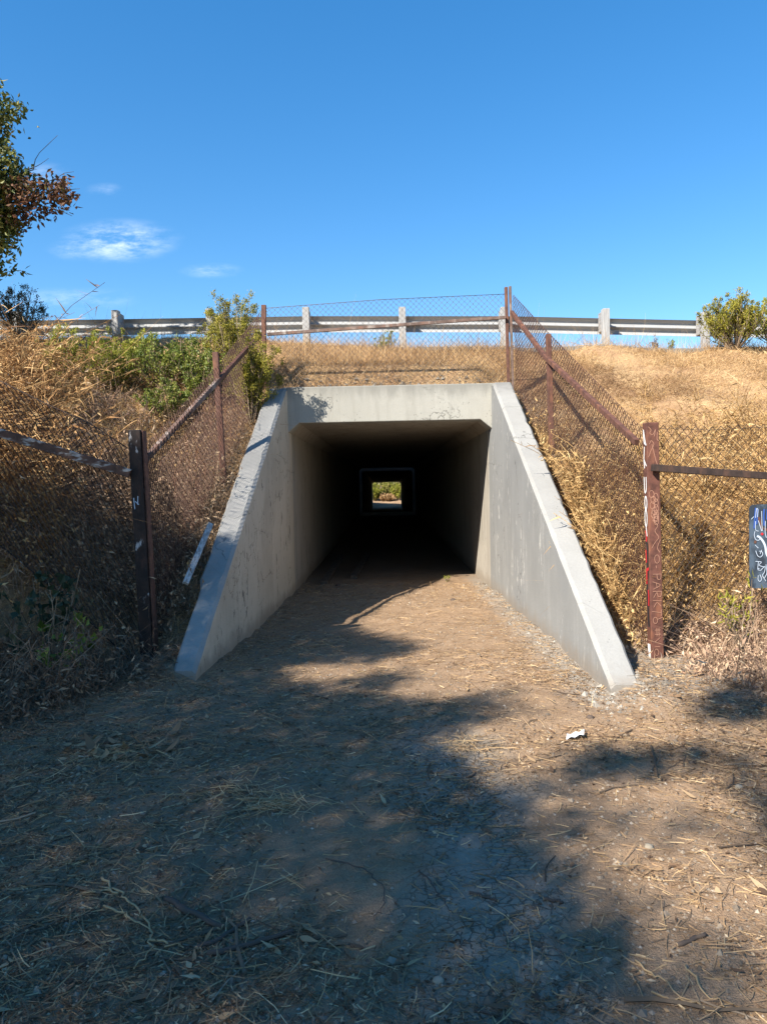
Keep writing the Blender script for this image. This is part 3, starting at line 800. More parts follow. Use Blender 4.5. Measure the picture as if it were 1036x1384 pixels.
strokes('white_writing', [P_(l) for l in ([(220, 570), (260, 590), (310, 650), (345, 730), (355, 830), (385, 890)], [(385, 770), (395, 900)])], sgn, (1, 0, 0), (0, 0, -1), q, q, .018, M['g_pale'], sg, (0, -.005, 0))
for x_ in (-.2, .2):
    wire('tie_wire', [(scx + x_, 6.27, scz + hh_ - .03), (scx + x_, 6.30, scz + hh_ + .06), (scx + x_, 6.40, scz + hh_ + .05)], .0025, M['wire_dark'], sg, 4)

# ------------------------------------------------------------------ loose boards
pl = MB()
a, b = at(284, 714, 7.35), at(254, 786, 6.75)
V, f = bar(at(285, 712, 7.3) + Vector((0, 0, .03)), at(251, 796, 6.62) + Vector((0, 0, .05)), .055, .03, (.5, 0, 1))
o_ = pl.add(V, f).build('timber_board', M['timber'], bevel=.006)
tag(o_, 'weathered grey board lying on the bank against the left wing wall', 'board')
for k_, (p0, p1) in enumerate((((438, 790), (462, 752)), ((478, 782), (498, 750)))):
    A, B = gp(*p0), gp(*p1)
    A.z = float(hg(np.array(A.x), np.array(A.y))) + .025; B.z = float(hg(np.array(B.x), np.array(B.y))) + .02
    o_ = MB().add(*bar(A, B, .12, .06)).build('timber_board', M['timber_dark'], bevel=.006)
    tag(o_, ('dark board sunk in the tunnel floor nearest the left wall', 'dark board sunk in the tunnel floor nearer its middle')[k_], 'board')

# ------------------------------------------------------------------ vegetation
def in_view(x, y, mrg=1.0): return np.abs(x) < .54 * y + mrg


def scatter_bank(n_, x0, x1, y0, y1, dens=None):
    x = rng.uniform(x0, x1, n_); y = rng.uniform(y0, y1, n_)
    lw, rw = Lw(y) - .27, Rw(y) + .27
    ok = in_view(x, y, .8) & ((y > 11.16) | (x < lw) | (x > rw))
    z = he(x, y); zg = hg(x, y)
    ok &= (z > zg - .05)
    if dens is not None: ok &= rng.random(n_) < dens(x, y)
    return np.stack([x, y, np.maximum(z, zg)], -1)[ok]


# short matted dry grass all over the bank
P = scatter_bank(520000, -9, 9, 5, 14.2, lambda x, y: np.clip(.7 + 1.5 * fbm(x, y, .9, 4, 8), .16, 1))
n_ = len(P)
D = rdir(n_, .55); L = rng.gamma(3, .035, n_) + .03; L *= 1 + 1.0 * np.clip(fbm(P[:, 0], P[:, 1], .9, 3, 9), 0, 1)
bend = rng.normal(size=(n_, 3)) * L[:, None] * .35; bend[:, 2] -= L * .35
V, Q, k = ribbons(P, D, L, rng.uniform(.003, .007, n_), bend, (1, .8, .1))
tone = np.clip(.5 + 1.0 * fbm(P[:, 0], P[:, 1], .8, 4, 10) + rng.normal(0, .24, n_), 0, 1)
tag(mesh('dry_grass', V, [Q], M['grass'], rnd=np.repeat(tone, k)), 'short matted tan dry grass covering the embankment slope', 'grass', kind='stuff')

# taller thin stalks along the crest
P = np.concatenate([scatter_bank(2600, -9, 9, 12.9, 14.1), scatter_bank(900, 1.5, 8, 13.2, 14.2), scatter_bank(2500, -1.8, 1.9, 11.2, 13.2)])
n_ = len(P); D = rdir(n_, 2.2); L = rng.gamma(4, .06, n_) + .06
V, Q, k = ribbons(P, D, L, rng.uniform(.003, .006, n_), rng.normal(size=(n_, 3)) * L[:, None] * .2, (1, .8, .5, .15))
tag(mesh('dry_grass', V, [Q], M['grass'], rnd=np.repeat(rng.random(n_), k)), 'sparse upright dry grass stalks along the embankment crest', 'grass', kind='stuff')


def incut(P): return (P[:, 0] > Lw(P[:, 1]) - .12) & (P[:, 0] < Rw(P[:, 1]) + .12) & (P[:, 1] < 11.0) & (P[:, 1] > 5.2)


def brush(name, label, mat_, pts, Lr, curl, up, wd, tone=(.5, .25), lf=0, lmat=None):
    n_ = len(pts); D = rdir(n_, up); L = rng.uniform(*Lr, n_) * rng.uniform(.6, 1, n_) * np.clip(1 + 1.1 * fbm(pts[:, 0], pts[:, 1], 1.3, 3, 33), .35, 1.6)
    bend = rng.normal(size=(n_, 3)) * L[:, None] * curl; bend[:, 2] -= L * curl * 1.1
    tip = pts + D * L[:, None] + bend; md = pts + D * L[:, None] * .6 + bend * .36
    ok = ~(incut(tip) | incut(md)); pts, D, L, bend = pts[ok], D[ok], L[ok], bend[ok]; n_ = len(pts)
    V, Q, k = ribbons(pts, D, L, rng.uniform(*wd, n_), bend, (1, .95, .85, .7, .5, .2))
    r_ = np.repeat(np.clip(rng.normal(*tone, n_), 0, 1), k)
    Fs = [Q]
    if lf:
        i = rng.integers(0, n_, lf); t = rng.uniform(.3, 1, lf)[:, None]
        p_ = pts[i] + D[i] * L[i][:, None] * t + bend[i] * t ** 2
        lv, lq = leaves(p_, rdir(lf, -.3), rng.uniform(.03, .085, lf), rng.uniform(.012, .03, lf), .4)
        Fs.append(lq + len(V)); V = np.concatenate([V, lv]); r_ = np.concatenate([r_, np.repeat(np.clip(rng.normal(tone[0] + .2, tone[1], lf), 0, 1), 4)])
    return tag(mesh(name, V, Fs, mat_, rnd=r_), label, 'dead brush', kind='stuff')


def region(n_, x0, x1, y0, y1, f=None):
    x = rng.uniform(x0, x1, n_); y = rng.uniform(y0, y1, n_)
    ok = ((x < Lw(y) - .3) | (x > Rw(y) + .3) | (y < 5.3)) & in_view(x, y, 1.0)
    if f is not None: ok &= f(x, y)
    x, y = x[ok], y[ok]
    return np.stack([x, y, np.maximum(he(x, y), hg(x, y)) - .02], -1)


def gp_pts(n_, x0, x1, y0, y1):
    x = rng.uniform(x0, x1, n_); y = rng.uniform(y0, y1, n_)
    return np.stack([x, y, hg(x, y)], -1)


def headtop(n_):
    x = rng.uniform(-1.5, 1.65, n_); y = 11.12 + .9 * rng.random(n_) ** 1.5
    return np.stack([x, y, he(x, y)], -1)


edgeL = lambda x, y: (x < -2.15 - .28 * np.clip(6.0 - y, 0, 2) + .25 * fbm(x, y, 2, 2, 3)) | (y > 6.3)
edgeR = lambda x, y: (x > 2.5 + .12 * np.clip(6.2 - y, 0, 2) + .3 * fbm(x, y, 2, 2, 4)) | (y > 6.5)
brush('dead_brush', 'tangle of dark brown dead stems and curled leaves behind the left fence', M['brush'], region(20000, -5.0, -1.9, 6.95, 8.7), (.3, 1.05), .5, 1.3, (.0025, .0055), (.52, .28), 22000)
brush('dead_brush', 'tangle of golden brown dead stems and leaves behind the right fence', M['weed'], region(16000, 2.4, 5.2, 6.85, 8.7), (.3, 1.0), .5, 1.4, (.0025, .005), (.42, .26), 13000)
brush('dead_brush', 'golden tangle of dead stems between the right wing wall and its fence', M['weed'], region(3500, 1.95, 2.3, 6.6, 10.2), (.15, .6), .5, 1.4, (.0025, .0045), (.5, .26), 6000)
brush('dead_brush', 'head-high rust brown tangle of dead stems at the far left edge', M['rust_weed'], region(9000, -5.9, -3.2, 6.9, 9.4, lambda x, y: x < -.455 * y), (.5, 1.25), .4, 2.0, (.003, .0065), (.38, .27), 18000)
brush('dead_brush', 'low wiry dead stems on the soil heaped at the foot of the left wing wall', M['brush'], np.concatenate([gp_pts(900, -2.15, -1.82, 5.7, 6.8), gp_pts(160, -1.85, -1.45, 5.75, 5.95)]), (.06, .26), .6, .7, (.002, .0045), (.4, .25), 500)
brush('dead_brush', 'thicker dry growth on the upper left bank below the bushes', M['weed'], region(12000, -5.5, -2.0, 8.4, 12.5), (.1, .5), .5, 1.0, (.0025, .005), (.45, .26), 14000)
brush('dead_brush', 'low dark brown dead stems and leaves at the foot of the left fence', M['brush'], region(10000, -4.2, -1.9, 4.3, 6.3, edgeL), (.12, .5), .55, 1.0, (.0025, .006), (.30, .22), 12000)
brush('dead_brush', 'wiry grey dead twigs lodged along the top edge of the headwall', M['twig_grey'], headtop(4200), (.05, .2), .6, .5, (.002, .0045), (.45, .25))
brush('dead_brush', 'brown dead stems and leaves between the left fence and the left wing wall', M['brush'], region(11000, -2.9, -1.75, 6.6, 11.0, lambda x, y: x < Lw(y) - .5), (.15, .55), .5, 1.2, (.003, .006), (.5, .25), 9000)
brush('dead_brush', 'pinkish brown dead grass and stems under the right fence', M['brush_pink'], region(11000, 2.1, 4.4, 4.5, 6.8, edgeR), (.15, .5), .55, 1.3, (.0025, .0055), (.5, .25), 9000)
brush('dead_brush', 'grey wiry dead twigs on the bank edge behind the right wing wall', M['twig_grey'], region(7000, 1.75, 2.35, 5.9, 11.0), (.08, .32), .6, .7, (.002, .0045), (.5, .25))
brush('dead_brush', 'grey wiry dead twigs on the bank edge behind the left wing wall', M['twig_grey'], region(9000, -2.3, -1.7, 6.2, 11.0), (.08, .34), .6, .7, (.002, .0045), (.45, .25))


def make_weed(seed, h, ns, nl, lsz, lean=.35, curl=.5):
    rg = np.random.default_rng(seed); sm = MB(); Pl, Dl, Ll = [], [], []
    for s in range(ns):
        d = np.array([rg.normal(0, lean), rg.normal(0, lean), 1.0]); hh_ = h * rg.uniform(.55, 1.05); d /= np.linalg.norm(d)
        t = np.linspace(0, 1, 7)[:, None]; b = np.array([rg.normal(0, .3), rg.normal(0, .3), -.2]) * hh_
        C = np.array([rg.normal(0, .05), rg.normal(0, .05), 0]) + d * hh_ * t + b * t ** 2 + rg.normal(0, .012, (7, 3)) * t
        sm.add(*tube(C, np.linspace(.006, .0022, 7), 3, False), r=rg.uniform(.2, .8))
        for q_ in range(nl):
            tt = rg.uniform(.18, 1); i = tt * 6; i0 = min(int(i), 5); p = C[i0] + (C[i0 + 1] - C[i0]) * (i - i0)
            dd = rg.normal(size=3); dd[2] = abs(dd[2]) * .5 - .15; Pl.append(p); Dl.append(dd); Ll.append(lsz * rg.uniform(.5, 1.25))
    P = np.array(Pl); D = unit(np.array(Dl)); L = np.array(Ll); m_ = len(P)
    bend = rg.normal(size=(m_, 3)) * L[:, None] * curl; bend[:, 2] -= L * curl
    V, Q, k = ribbons(P, D, L, L * rg.uniform(.06, .17, m_), bend, (.25, 1, .85, .5, .05), rg.normal(size=(m_, 3)))
    return sm, V, Q, np.repeat(np.clip(rg.normal(.52, .28, m_), 0, 1), k)


PROTO = {}


def weed_proto(kind, i, *args):
    key = (kind, i)
    if key not in PROTO:
        sm, V, Q, r_ = make_weed(*args)
        r = bpy.data.objects.new('dry_weed', None); COL.objects.link(r)
        wm = M['brush'] if kind in ('dark', 'fr') else M['rust_weed'] if kind == 'tall' else M['brush_pink'] if kind == 'mid' else M['weed']
        sm.build('stem', wm, r, kind='stuff'); mesh('leaf', V, [Q], wm, r, rnd=r_, kind='stuff')
        PROTO[key] = [r, False]
    return PROTO[key]


def dup(root):
    c = root.copy(); COL.objects.link(c)
    for ch in list(root.children):
        d = ch.copy(); d.parent = c; COL.objects.link(d)
    return c


def place_weed(kind, i, args, x, y, sc, label, group, rz=None):
    pr = weed_proto(kind, i, *args)
    r = dup(pr[0]) if pr[1] else pr[0]; pr[1] = True
    z = float(max(he(np.array(x), np.array(y)), hg(np.array(x), np.array(y)))) - .03
    r.location = (x, y, z); r.rotation_euler = (0, 0, random.uniform(0, 6.28) if rz is None else rz); r.scale = (sc,) * 3
    return tag(r, label, 'weed', group)


def weeds(kind, count, box_, args_fn, sc, label, group, cond=None):
    k = 0; tries = 0
    while k < count and tries < 3000:
        tries += 1
        x = random.uniform(box_[0], box_[1]); y = random.uniform(box_[2], box_[3])
        if float(Lw(np.array(y))) - .35 < x < float(Rw(np.array(y))) + .35 and y < 11.1: continue
        if cond and not cond(x, y): continue
        i = k % 4
        place_weed(kind, i, args_fn(i), x, y, random.uniform(*sc), label, group); k += 1


weeds('tall', 64, (-5.6, -3.2, 6.9, 9.3), lambda i: (100 + i, 2.0, 12, 36, .12, .2, .7), (.75, 1.1), 'tall rust-brown dead weed with long curled leaves behind the sagging left fence', 'tall dead weeds behind the left fence', lambda x, y: x < -.45 * y)
weeds('mid', 34, (-3.8, -2.2, 6.7, 10.0), lambda i: (200 + i, .75, 10, 16, .07, .35, .6), (.6, 1.2), 'knee-high tan dead weed on the left bank behind the fence', 'knee-high dead weeds on the left bank')
weeds('thistle', 46, (2.4, 5.0, 6.8, 9.0), lambda i: (300 + i, 1.0, 12, 20, .075, .28, .6), (.6, 1.2), 'straw-coloured dead weed with curled leaves behind the right fence', 'dead weeds behind the right fence')
weeds('wing', 26, (2.10, 2.30, 6.8, 8.6), lambda i: (400 + i, .95, 10, 18, .09, .13, .55), (.7, 1.1), 'bright straw-coloured dead weed between the right wing wall and its fence', 'dead weeds beside the right wing wall')
weeds('bankr', 46, (2.4, 8.2, 8.6, 12.8), lambda i: (500 + i, .34, 9, 9, .05, .5, .5), (.4, .85), 'low straw-coloured weed on the open bank right of the tunnel', 'low weeds on the right bank')
weeds('bankl', 24, (-5.5, -2.2, 9.0, 12.6), lambda i: (500 + i, .34, 9, 9, .05, .5, .5), (.6, 1.3), 'low straw-coloured weed on the upper left bank below the guardrail', 'low weeds on the upper left bank')
weeds('dark', 14, (-3.3, -2.3, 5.2, 6.4), lambda i: (600 + i, .7, 5, 10, .08, .4, .6), (.6, 1.2), 'brown withered weed in the shade in front of the left fence', 'withered weeds in front of the left fence', lambda x, y: x < -2.2 - .3 * (6.2 - y))
weeds('fr', 8, (2.45, 3.2, 5.2, 6.2), lambda i: (700 + i, .75, 5, 7, .05, .3, .4), (.6, 1.1), 'thin brown dry weed in front of the right fence', 'thin dry weeds in front of the right fence')


def make_bush(name, label, loc, h, r, ns, nl, lsz, lmat, seed, up=1.0, wd=.45, group=None, cat='bush', sub=3, z0=.25, drop=0.0):
    rg = np.random.default_rng(seed); root = empty(name, loc, label, cat, group)
    B = np.array(loc, float); sm = MB(); tw = []
    for s in range(ns):
        a = rg.uniform(0, 2 * pi); rr_ = r * math.sqrt(rg.random()); tip = np.array([cos(a) * rr_, sin(a) * rr_, h * rg.uniform(.6, 1.0) * (1 - .45 * (rr_ / r) ** 2)])
        t = np.linspace(0, 1, 6)[:, None]
        C = B + tip * t + np.array([cos(a), sin(a), -.4]) * (r * .25) * (t - t ** 2) + rg.normal(0, .012 * h, (6, 3)) * t
        sm.add(*tube(C, np.linspace(.010, .003, 6) * (.5 + h * .5), 3, False), r=rg.random())
        tw.append(C)
        for q_ in range(sub):
            i0 = rg.integers(2, 5); p0 = C[i0]; d = rg.normal(size=3) * .5; d[2] = abs(d[2]) + up; d /= np.linalg.norm(d)
            C2 = p0 + d * np.linspace(0, 1, 4)[:, None] * h * rg.uniform(.15, .33)
            sm.add(*tube(C2, np.linspace(.004, .002, 4), 3, False), r=rg.random()); tw.append(np.concatenate([C2, C2[-1:], C2[-1:]]) )
    tw = np.stack([c_ if len(c_) == 6 else c_[:6] for c_ in tw])
    k = rg.integers(0, len(tw), nl); t = rg.uniform(z0, 1, nl) ** .8 * 4.999; i0 = t.astype(int); fr = (t - i0)[:, None]
    P = tw[k, i0] * (1 - fr) + tw[k, i0 + 1] * fr; T = unit(tw[k, i0 + 1] - tw[k, i0] + 1e-6)
    P = P + rg.normal(0, .012 * (.5 + h), (nl, 3))
    D = unit(T * .7 + rg.normal(size=(nl, 3)) * .75 + np.array([0, 0, .35 - drop]))
    V, Fq = leaves(P, D, lsz * rg.uniform(.6, 1.3, nl), lsz * wd * rg.uniform(.7, 1.3, nl))
    clump = rg.normal(0, .18, len(tw))[k]
    tone = np.clip(.5 + clump + rg.normal(0, .2, nl), 0, 1)
    sm.build('stem', M['stems'], root, kind='stuff')
    mesh('foliage', V, [Fq], lmat, root, rnd=np.repeat(tone, 4), kind='stuff')
    return root


def bz(x, y): return float(he(np.array(x), np.array(y))) - .04


def bush_at(px, D, **k):
    x = at(px, 480, D).x
    return (x, D, bz(x, D))


make_bush('coyote_bush', 'rounded yellow-green bush on the crest covering a guardrail post at the right', bush_at(992, 12.9), 1.15, .56, 60, 17000, .034, M['coyote'], 1, 1.2)
make_bush('leafy_shrub', 'darker green shrub at the right edge behind the yellow-green bush', bush_at(1052, 13.3), 1.05, .5, 26, 3000, .05, M['green'], 2, .8, .5)
make_bush('coyote_bush', 'tall olive bush hiding a guardrail post above the left fence rail', bush_at(314, 11.2), 1.55, .5, 62, 21000, .032, M['coyote'], 3, 1.4)
make_bush('coyote_bush', 'drooping olive bush touching the left fence post above the headwall', bush_at(338, 10.25), 1.4, .29, 44, 13000, .032, M['coyote'], 4, .6, drop=.5)
make_bush('leafy_shrub', 'loose bright green leafy shrub below the guardrail between the olive bush and the lime bush', bush_at(232, 11.0), 1.0, .7, 46, 5600, .045, M['green'], 5, .6, .55)
make_bush('leafy_shrub', 'low trailing green shrub on the slope below the leafy shrub', bush_at(222, 10.0), .55, .5, 30, 3800, .04, M['green'], 6, .5, .55)
make_bush('leafy_shrub', 'mid green shrub at the foot of the tall olive bush', bush_at(275, 10.6), .9, .42, 34, 3600, .042, M['green'], 31, .7, .5)
make_bush('leafy_shrub', 'thin yellow-green shrub between the broad lime bush and the loose leafy shrub', bush_at(188, 11.6), .7, .42, 30, 3600, .038, M['lime'], 32, .8, .5)
make_bush('lime_bush', 'broad lime green bush in front of the dark guardrail post', bush_at(142, 10.8), .88, .52, 55, 14000, .03, M['lime'], 7, 1.3)
make_bush('lime_bush', 'narrow upright lime green bush beside the tall dead weeds', bush_at(84, 10.0), 1.1, .34, 44, 11000, .03, M['lime'], 8, 1.6)
make_bush('dark_shrub', 'thin dark shrub with tiny leaves in front of the guardrail at the left edge', bush_at(26, 13.2), 1.05, .55, 36, 4600, .035, M['darkleaf'], 9, .8)
make_bush('small_plant', 'small green plant behind the mesh above the middle of the headwall', bush_at(521, 13.1), .42, .22, 14, 420, .04, M['green'], 10, .8)
make_bush('small_plant', 'small upright green sprig on the crest between two guardrail posts', bush_at(906, 13.3), .34, .10, 7, 220, .03, M['green'], 11, 1.5)
make_bush('small_plant', 'small brown withered sprig on the crest right of a guardrail post', bush_at(884, 13.4), .34, .13, 9, 160, .03, M['russet'], 12, 1.2)
make_bush('small_plant', 'tiny pale green sprout on the dirt near the tunnel mouth', (0.98, 12.2, float(hg(np.array(.98), np.array(12.2)))), .12, .08, 6, 60, .03, M['lime'], 13, 1)
make_bush('vine', 'dark green broad-leaved vine climbing the left fence mesh', (-2.85, 6.2, .15), .95, .45, 9, 130, .085, M['darkleaf'], 14, .4, .8, cat='vine')
make_bush('vine', 'green broad-leaved vine low in the brush left of the dark post', (-2.6, 5.9, .1), .55, .35, 7, 70, .075, M['green'], 15, .4, .8, cat='vine')
make_bush('small_plant', 'few dull green stems in the brush under the hanging sign', (2.85, 5.95, .2), .6, .2, 9, 110, .07, M['coyote'], 16, 1.2, .25)

# beyond the far end of the tunnel
for k_, (x, y, h, r, m_, lb, nm) in enumerate(((-1.9, 79.5, 3.6, 1.4, 'lime', 'yellow-green bush seen through the tunnel at the left of its far end', 'far_bush'),
                                    (1.6, 80, 4.2, 1.6, 'lime', 'yellowish bush seen through the tunnel at the right of its far end', 'far_bush'),
                                    (-.3, 82, 3.4, 1.3, 'far_mix', 'pale yellow bush in the middle of the far tunnel end', 'far_bush'),
                                    (-1.5, 77.5, 1.3, .6, 'russet', 'low reddish bush seen through the tunnel', 'far_bush'),
                                    (.3, 77.5, 2.2, 1.0, 'far_mix', 'low pale dry bush seen through the tunnel in the middle', 'far_bush'),
                                    (.1, 75.6, .9, 1.0, 'grass', 'low tan dry growth in the middle beyond the tunnel', 'far_bush'),
                                    (1.3, 75.8, 1.9, .8, 'lime', 'yellow-green shrub close to the far tunnel end at the right', 'far_bush'),
                                    (-1.2, 75.8, 1.9, .8, 'lime', 'pale green shrub close to the far tunnel end at the left', 'far_bush'),
                                    (4, 86, 6, 3, 'far_mix', 'tall yellow-green bush behind the others beyond the tunnel', 'far_bush'),
                                    (-4, 87, 6, 3, 'far_mix', 'tall leafy bush at the back left beyond the tunnel', 'far_bush'))):
    make_bush(nm, lb, (x, y, float(hg(np.array(float(x)), np.array(float(y)))) - .1), h, r, 60, 9000, .12, M[m_], 40 + k_, .8)


# ------------------------------------------------------------------ trees
def limb_path(a, b, rg, wob=.1, k=8):
    a = np.array(a, float); b = np.array(b, float); t = np.linspace(0, 1, k)[:, None]
    return a + (b - a) * t + rg.normal(0, wob, (k, 3)) * np.sin(t * pi) + np.array([0, 0, .12]) * np.linalg.norm(b - a) * (t - t * t)


def tree(name, label, base, cents, leaf_pts, lsz, lmat, seed, rt=.2, wd=.5):
    rg = np.random.default_rng(seed); root = empty(name, base, label, 'tree')
    top = np.array(cents).mean(0); fork = np.array(base) * .45 + top * .55; fork[:2] = np.array(base)[:2] * .7 + top[:2] * .3
    C = limb_path((base[0], base[1], base[2] - .4), fork, rg, .08)
    mesh('trunk', *tube(C, np.linspace(rt * 1.25, rt * .7, 8), 9), M['bark'], root, smooth=True)
    for c_ in cents:
        C = limb_path(fork, c_, rg, .15)
        mesh('limb', *tube(C, np.linspace(rt * .5, rt * .09, 8), 6), M['bark'], root, smooth=True)
    for nm, P, lm in leaf_pts:
        n_ = len(P); D = rdir(n_, -.15)
        V, Fq = leaves(P, D, lsz * rng.uniform(.6, 1.3, n_), lsz * wd * rng.uniform(.7, 1.3, n_))
        mesh(nm, V, [Fq], lm, root, rnd=np.repeat(np.clip(rng.normal(.5, .27, n_), 0, 1), 4), kind='stuff')
    return root


# the oak whose branches show at the left edge
def blob(cx_, cy_, cz_, rx_, ry_, rz_, ncl, per, cr):
    d = unit(rng.normal(size=(ncl, 3))) * rng.random((ncl, 1)) ** .4
    c_ = np.array([cx_, cy_, cz_]) + d * (rx_, ry_, rz_)
    return (c_[:, None] + rng.normal(0, cr, (ncl, per, 3))).reshape(-1, 3)


q = lambda px, py, D=11.5: tuple(at(px, py, D))
cores = [(q(-40, 150), .75, 70), (q(-75, 250), 1.05, 150), (q(-20, 230), .62, 85), (q(-50, 330), .75, 80), (q(-10, 300), .38, 40), (q(-160, 180), 1.2, 110), (q(-170, 310), 1.1, 100)]
Lp = np.concatenate([blob(*c_, r, r, r * .9, int(ncl * 1.5), 24, .075) for c_, r, ncl in cores])
Lr_ = np.concatenate([blob(*q(50, 268), .42, .4, .26, 34, 13, .075), blob(*q(84, 262), .24, .25, .22, 22, 9, .06), blob(*q(25, 285), .3, .3, .25, 16, 12, .07)])
tr = tree('oak_tree', 'dark green tree with a russet outer branch reaching in at the left edge', (-8.2, 11.8, 3.2), [c_ for c_, _, _ in cores] + [q(60, 262)], [('crown', Lp, M['oak']), ('russet_foliage', Lr_, M['russet'])], .10, M['oak'], 21, .22, .5)
mb = MB()
rg = np.random.default_rng(5)
for e in ((78, 183), (66, 214), (100, 232), (108, 255), (98, 292), (70, 300)):
    C = limb_path(q(10, 262), q(*e), rg, .04); mb.add(*tube(C, np.linspace(.012, .003, 8), 4, False))
mb.build('twig', M['bark'], tr, kind='stuff')

# the tree behind the viewer whose shade falls over the path
poly = np.array([(-900, 842), (-200, 838), (180, 846), (300, 842), (468, 846), (498, 858), (566, 876), (505, 893), (548, 912), (500, 934), (590, 950), (690, 938), (640, 966), (580, 990), (610, 1022), (650, 1062), (700, 1110), (745, 1150), (800, 1195), (850, 1245), (862, 1300), (850, 1384), (930, 1500), (1050, 1800), (1200, 2600), (-4500, 2600)], float)
holes = [(440, 908, 60, 15), (520, 902, 35, 9), (415, 918, 40, 8), (470, 930, 40, 6)]
blobs = [(640, 968, 70, 9), (830, 1030, 85, 22), (935, 1022, 70, 22), (700, 1078, 40, 22), (790, 1105, 55, 20), (905, 1120, 40, 20), (1005, 960, 55, 40), (1020, 1060, 25, 40), (770, 1060, 30, 14), (960, 1330, 60, 70), (1060, 1130, 40, 60), (620, 952, 80, 7)]


def inpoly(x, y):
    c_ = np.zeros(len(x), bool); j = len(poly) - 1
    for i in range(len(poly)):
        xi, yi = poly[i]; xj, yj = poly[j]
        c_ ^= ((yi > y) != (yj > y)) & (x < (xj - xi) * (y - yi) / (yj - yi + 1e-12) + xi); j = i
    return c_


Rn = np.array(R)


def shade_points(ncl, per, cr):
    sx_ = rng.uniform(-6.0, 2.9, ncl * 4); sy_ = rng.uniform(-3, 9.3, ncl * 4)
    d = np.stack([sx_, sy_, np.full_like(sx_, -1.6)], -1) @ Rn          # camera coordinates
    z_ = -d[:, 2]; px = 518 + d[:, 0] / z_ * F; py = 692 - d[:, 1] / z_ * F
    okf = z_ > .35
    inside = inpoly(px, py)
    for a, b, ra_, rb_ in holes: inside &= ((px - a) / ra_) ** 2 + ((py - b) / rb_) ** 2 > 1
    bl_ = np.zeros(len(px), bool)
    for a, b, ra_, rb_ in blobs: bl_ |= (((px - a) / (ra_ * .8)) ** 2 + ((py - b) / (rb_ * .72)) ** 2 < 1) & (rng.random(len(px)) < .92)
    keep = np.where(okf, inside | bl_, (sx_ < .9) & (sx_ > -5))
    i = np.nonzero(keep)[0][:ncl]
    t = rng.uniform(6.2, 9.8, len(i))
    c_ = np.stack([sx_[i], sy_[i], np.zeros(len(i))], -1) + np.array([-.85, -.895, 1.0]) * t[:, None]
    return (c_[:, None] + rng.normal(0, cr, (len(i), per, 3))).reshape(-1, 3)


SP = shade_points(33000, 8, .09)
ctr = SP[rng.integers(0, len(SP), 16)]
tree('shade_tree', 'large leafy tree behind the viewpoint shading the dirt path', (-8.6, -4.2, 0), [tuple(c_) for c_ in ctr], [('crown', SP, M['oak'])], .066, M['oak'], 22, .3, .62)

# ------------------------------------------------------------------ on the ground
def gpt(x, y): return np.stack([x, y, np.maximum(hg(x, y), np.where((x < Lw(y) - .13) | (x > Rw(y) + .13), he(x, y), -9))], -1)


def gscatter(n_, fn):
    x = rng.uniform(-4, 4.2, n_); y = 1.5 + 10.5 * rng.random(n_) ** 1.9
    ok = in_view(x, y, .5) & ((y < 5.4) | ((y < 5.98) & (x < 0)) | ((y < 7) & ((x < Lw(y) - .24) | (x > Rw(y) + .24))) | ((x > Lw(y) + .02) & (x < Rw(y) - .02))) & (rng.random(n_) < fn(x, y))
    return gpt(x[ok], y[ok])


sideness = lambda x, y: np.clip(.12 + .8 * sst(np.abs(x - .25), .5, 1.7) + 1.3 * fbm(x, y, 1.3, 4, 12) + .5 * fbm(x, y, 6, 2, 13), .03, 1)
P = gscatter(150000, lambda x, y: sideness(x, y) * np.where(y > 6, .25, 1)); n_ = len(P)
P[:, 2] += .006
D = rdir(n_, 0); D[:, 2] = np.abs(D[:, 2]) * .25; D = unit(D)
big = rng.random(n_) < .045
V, Fq = leaves(P, D, np.where(big, rng.uniform(.022, .04, n_), rng.uniform(.010, .032, n_)), np.where(big, rng.uniform(.008, .016, n_), rng.uniform(.004, .011, n_)), .25)
tag(mesh('leaf_litter', V, [Fq], M['litter'], rnd=np.repeat(rng.random(n_) ** 1.9, 4)), 'dry brown and grey fallen leaves scattered over the dirt', 'leaf litter', kind='stuff')

P = gscatter(4200, lambda x, y: sideness(x, y) * np.where(y > 6, .3, 1)); n_ = len(P); P[:, 2] += .008
D = rdir(n_, 0); D[:, 2] = np.abs(D[:, 2]) * .06; D = unit(D); L = rng.uniform(.03, .075, n_); bend = rng.normal(size=(n_, 3)) * L[:, None] * .35; bend[:, 2] = np.abs(bend[:, 2]) * .3
V, Q, k = ribbons(P, D, L, L * rng.uniform(.22, .5, n_), bend, (.1, .7, 1, .8, .4, .05), np.array([[0, 0, 1.]]) + rng.normal(0, .3, (n_, 3)))
tag(mesh('leaf_litter', V, [Q], M['litter'], rnd=np.repeat(rng.random(n_) ** 1.9, k)), 'larger curled dry leaves scattered over the dirt and the foot of the banks', 'leaf litter', kind='stuff')

P = gscatter(170000, lambda x, y: np.clip(sideness(x, y) * .8 + .18, 0, 1)); n_ = len(P); P[:, 2] += .004
D = rdir(n_, 0); D[:, 2] *= .12; D = unit(D); L = rng.gamma(2.2, .022, n_) + .012
bend = rng.normal(size=(n_, 3)) * L[:, None] * .25; bend[:, 2] = np.abs(bend[:, 2]) * .2
V, Q, k = ribbons(P, D, L, rng.uniform(.0022, .0055, n_), bend, (1, .9, .6))
tag(mesh('straw_litter', V, [Q], M['straw'], rnd=np.repeat(np.clip(rng.normal(.42, .26, n_), 0, 1), k)), 'thin bits of dry straw and stems strewn over the dirt', 'straw', kind='stuff')


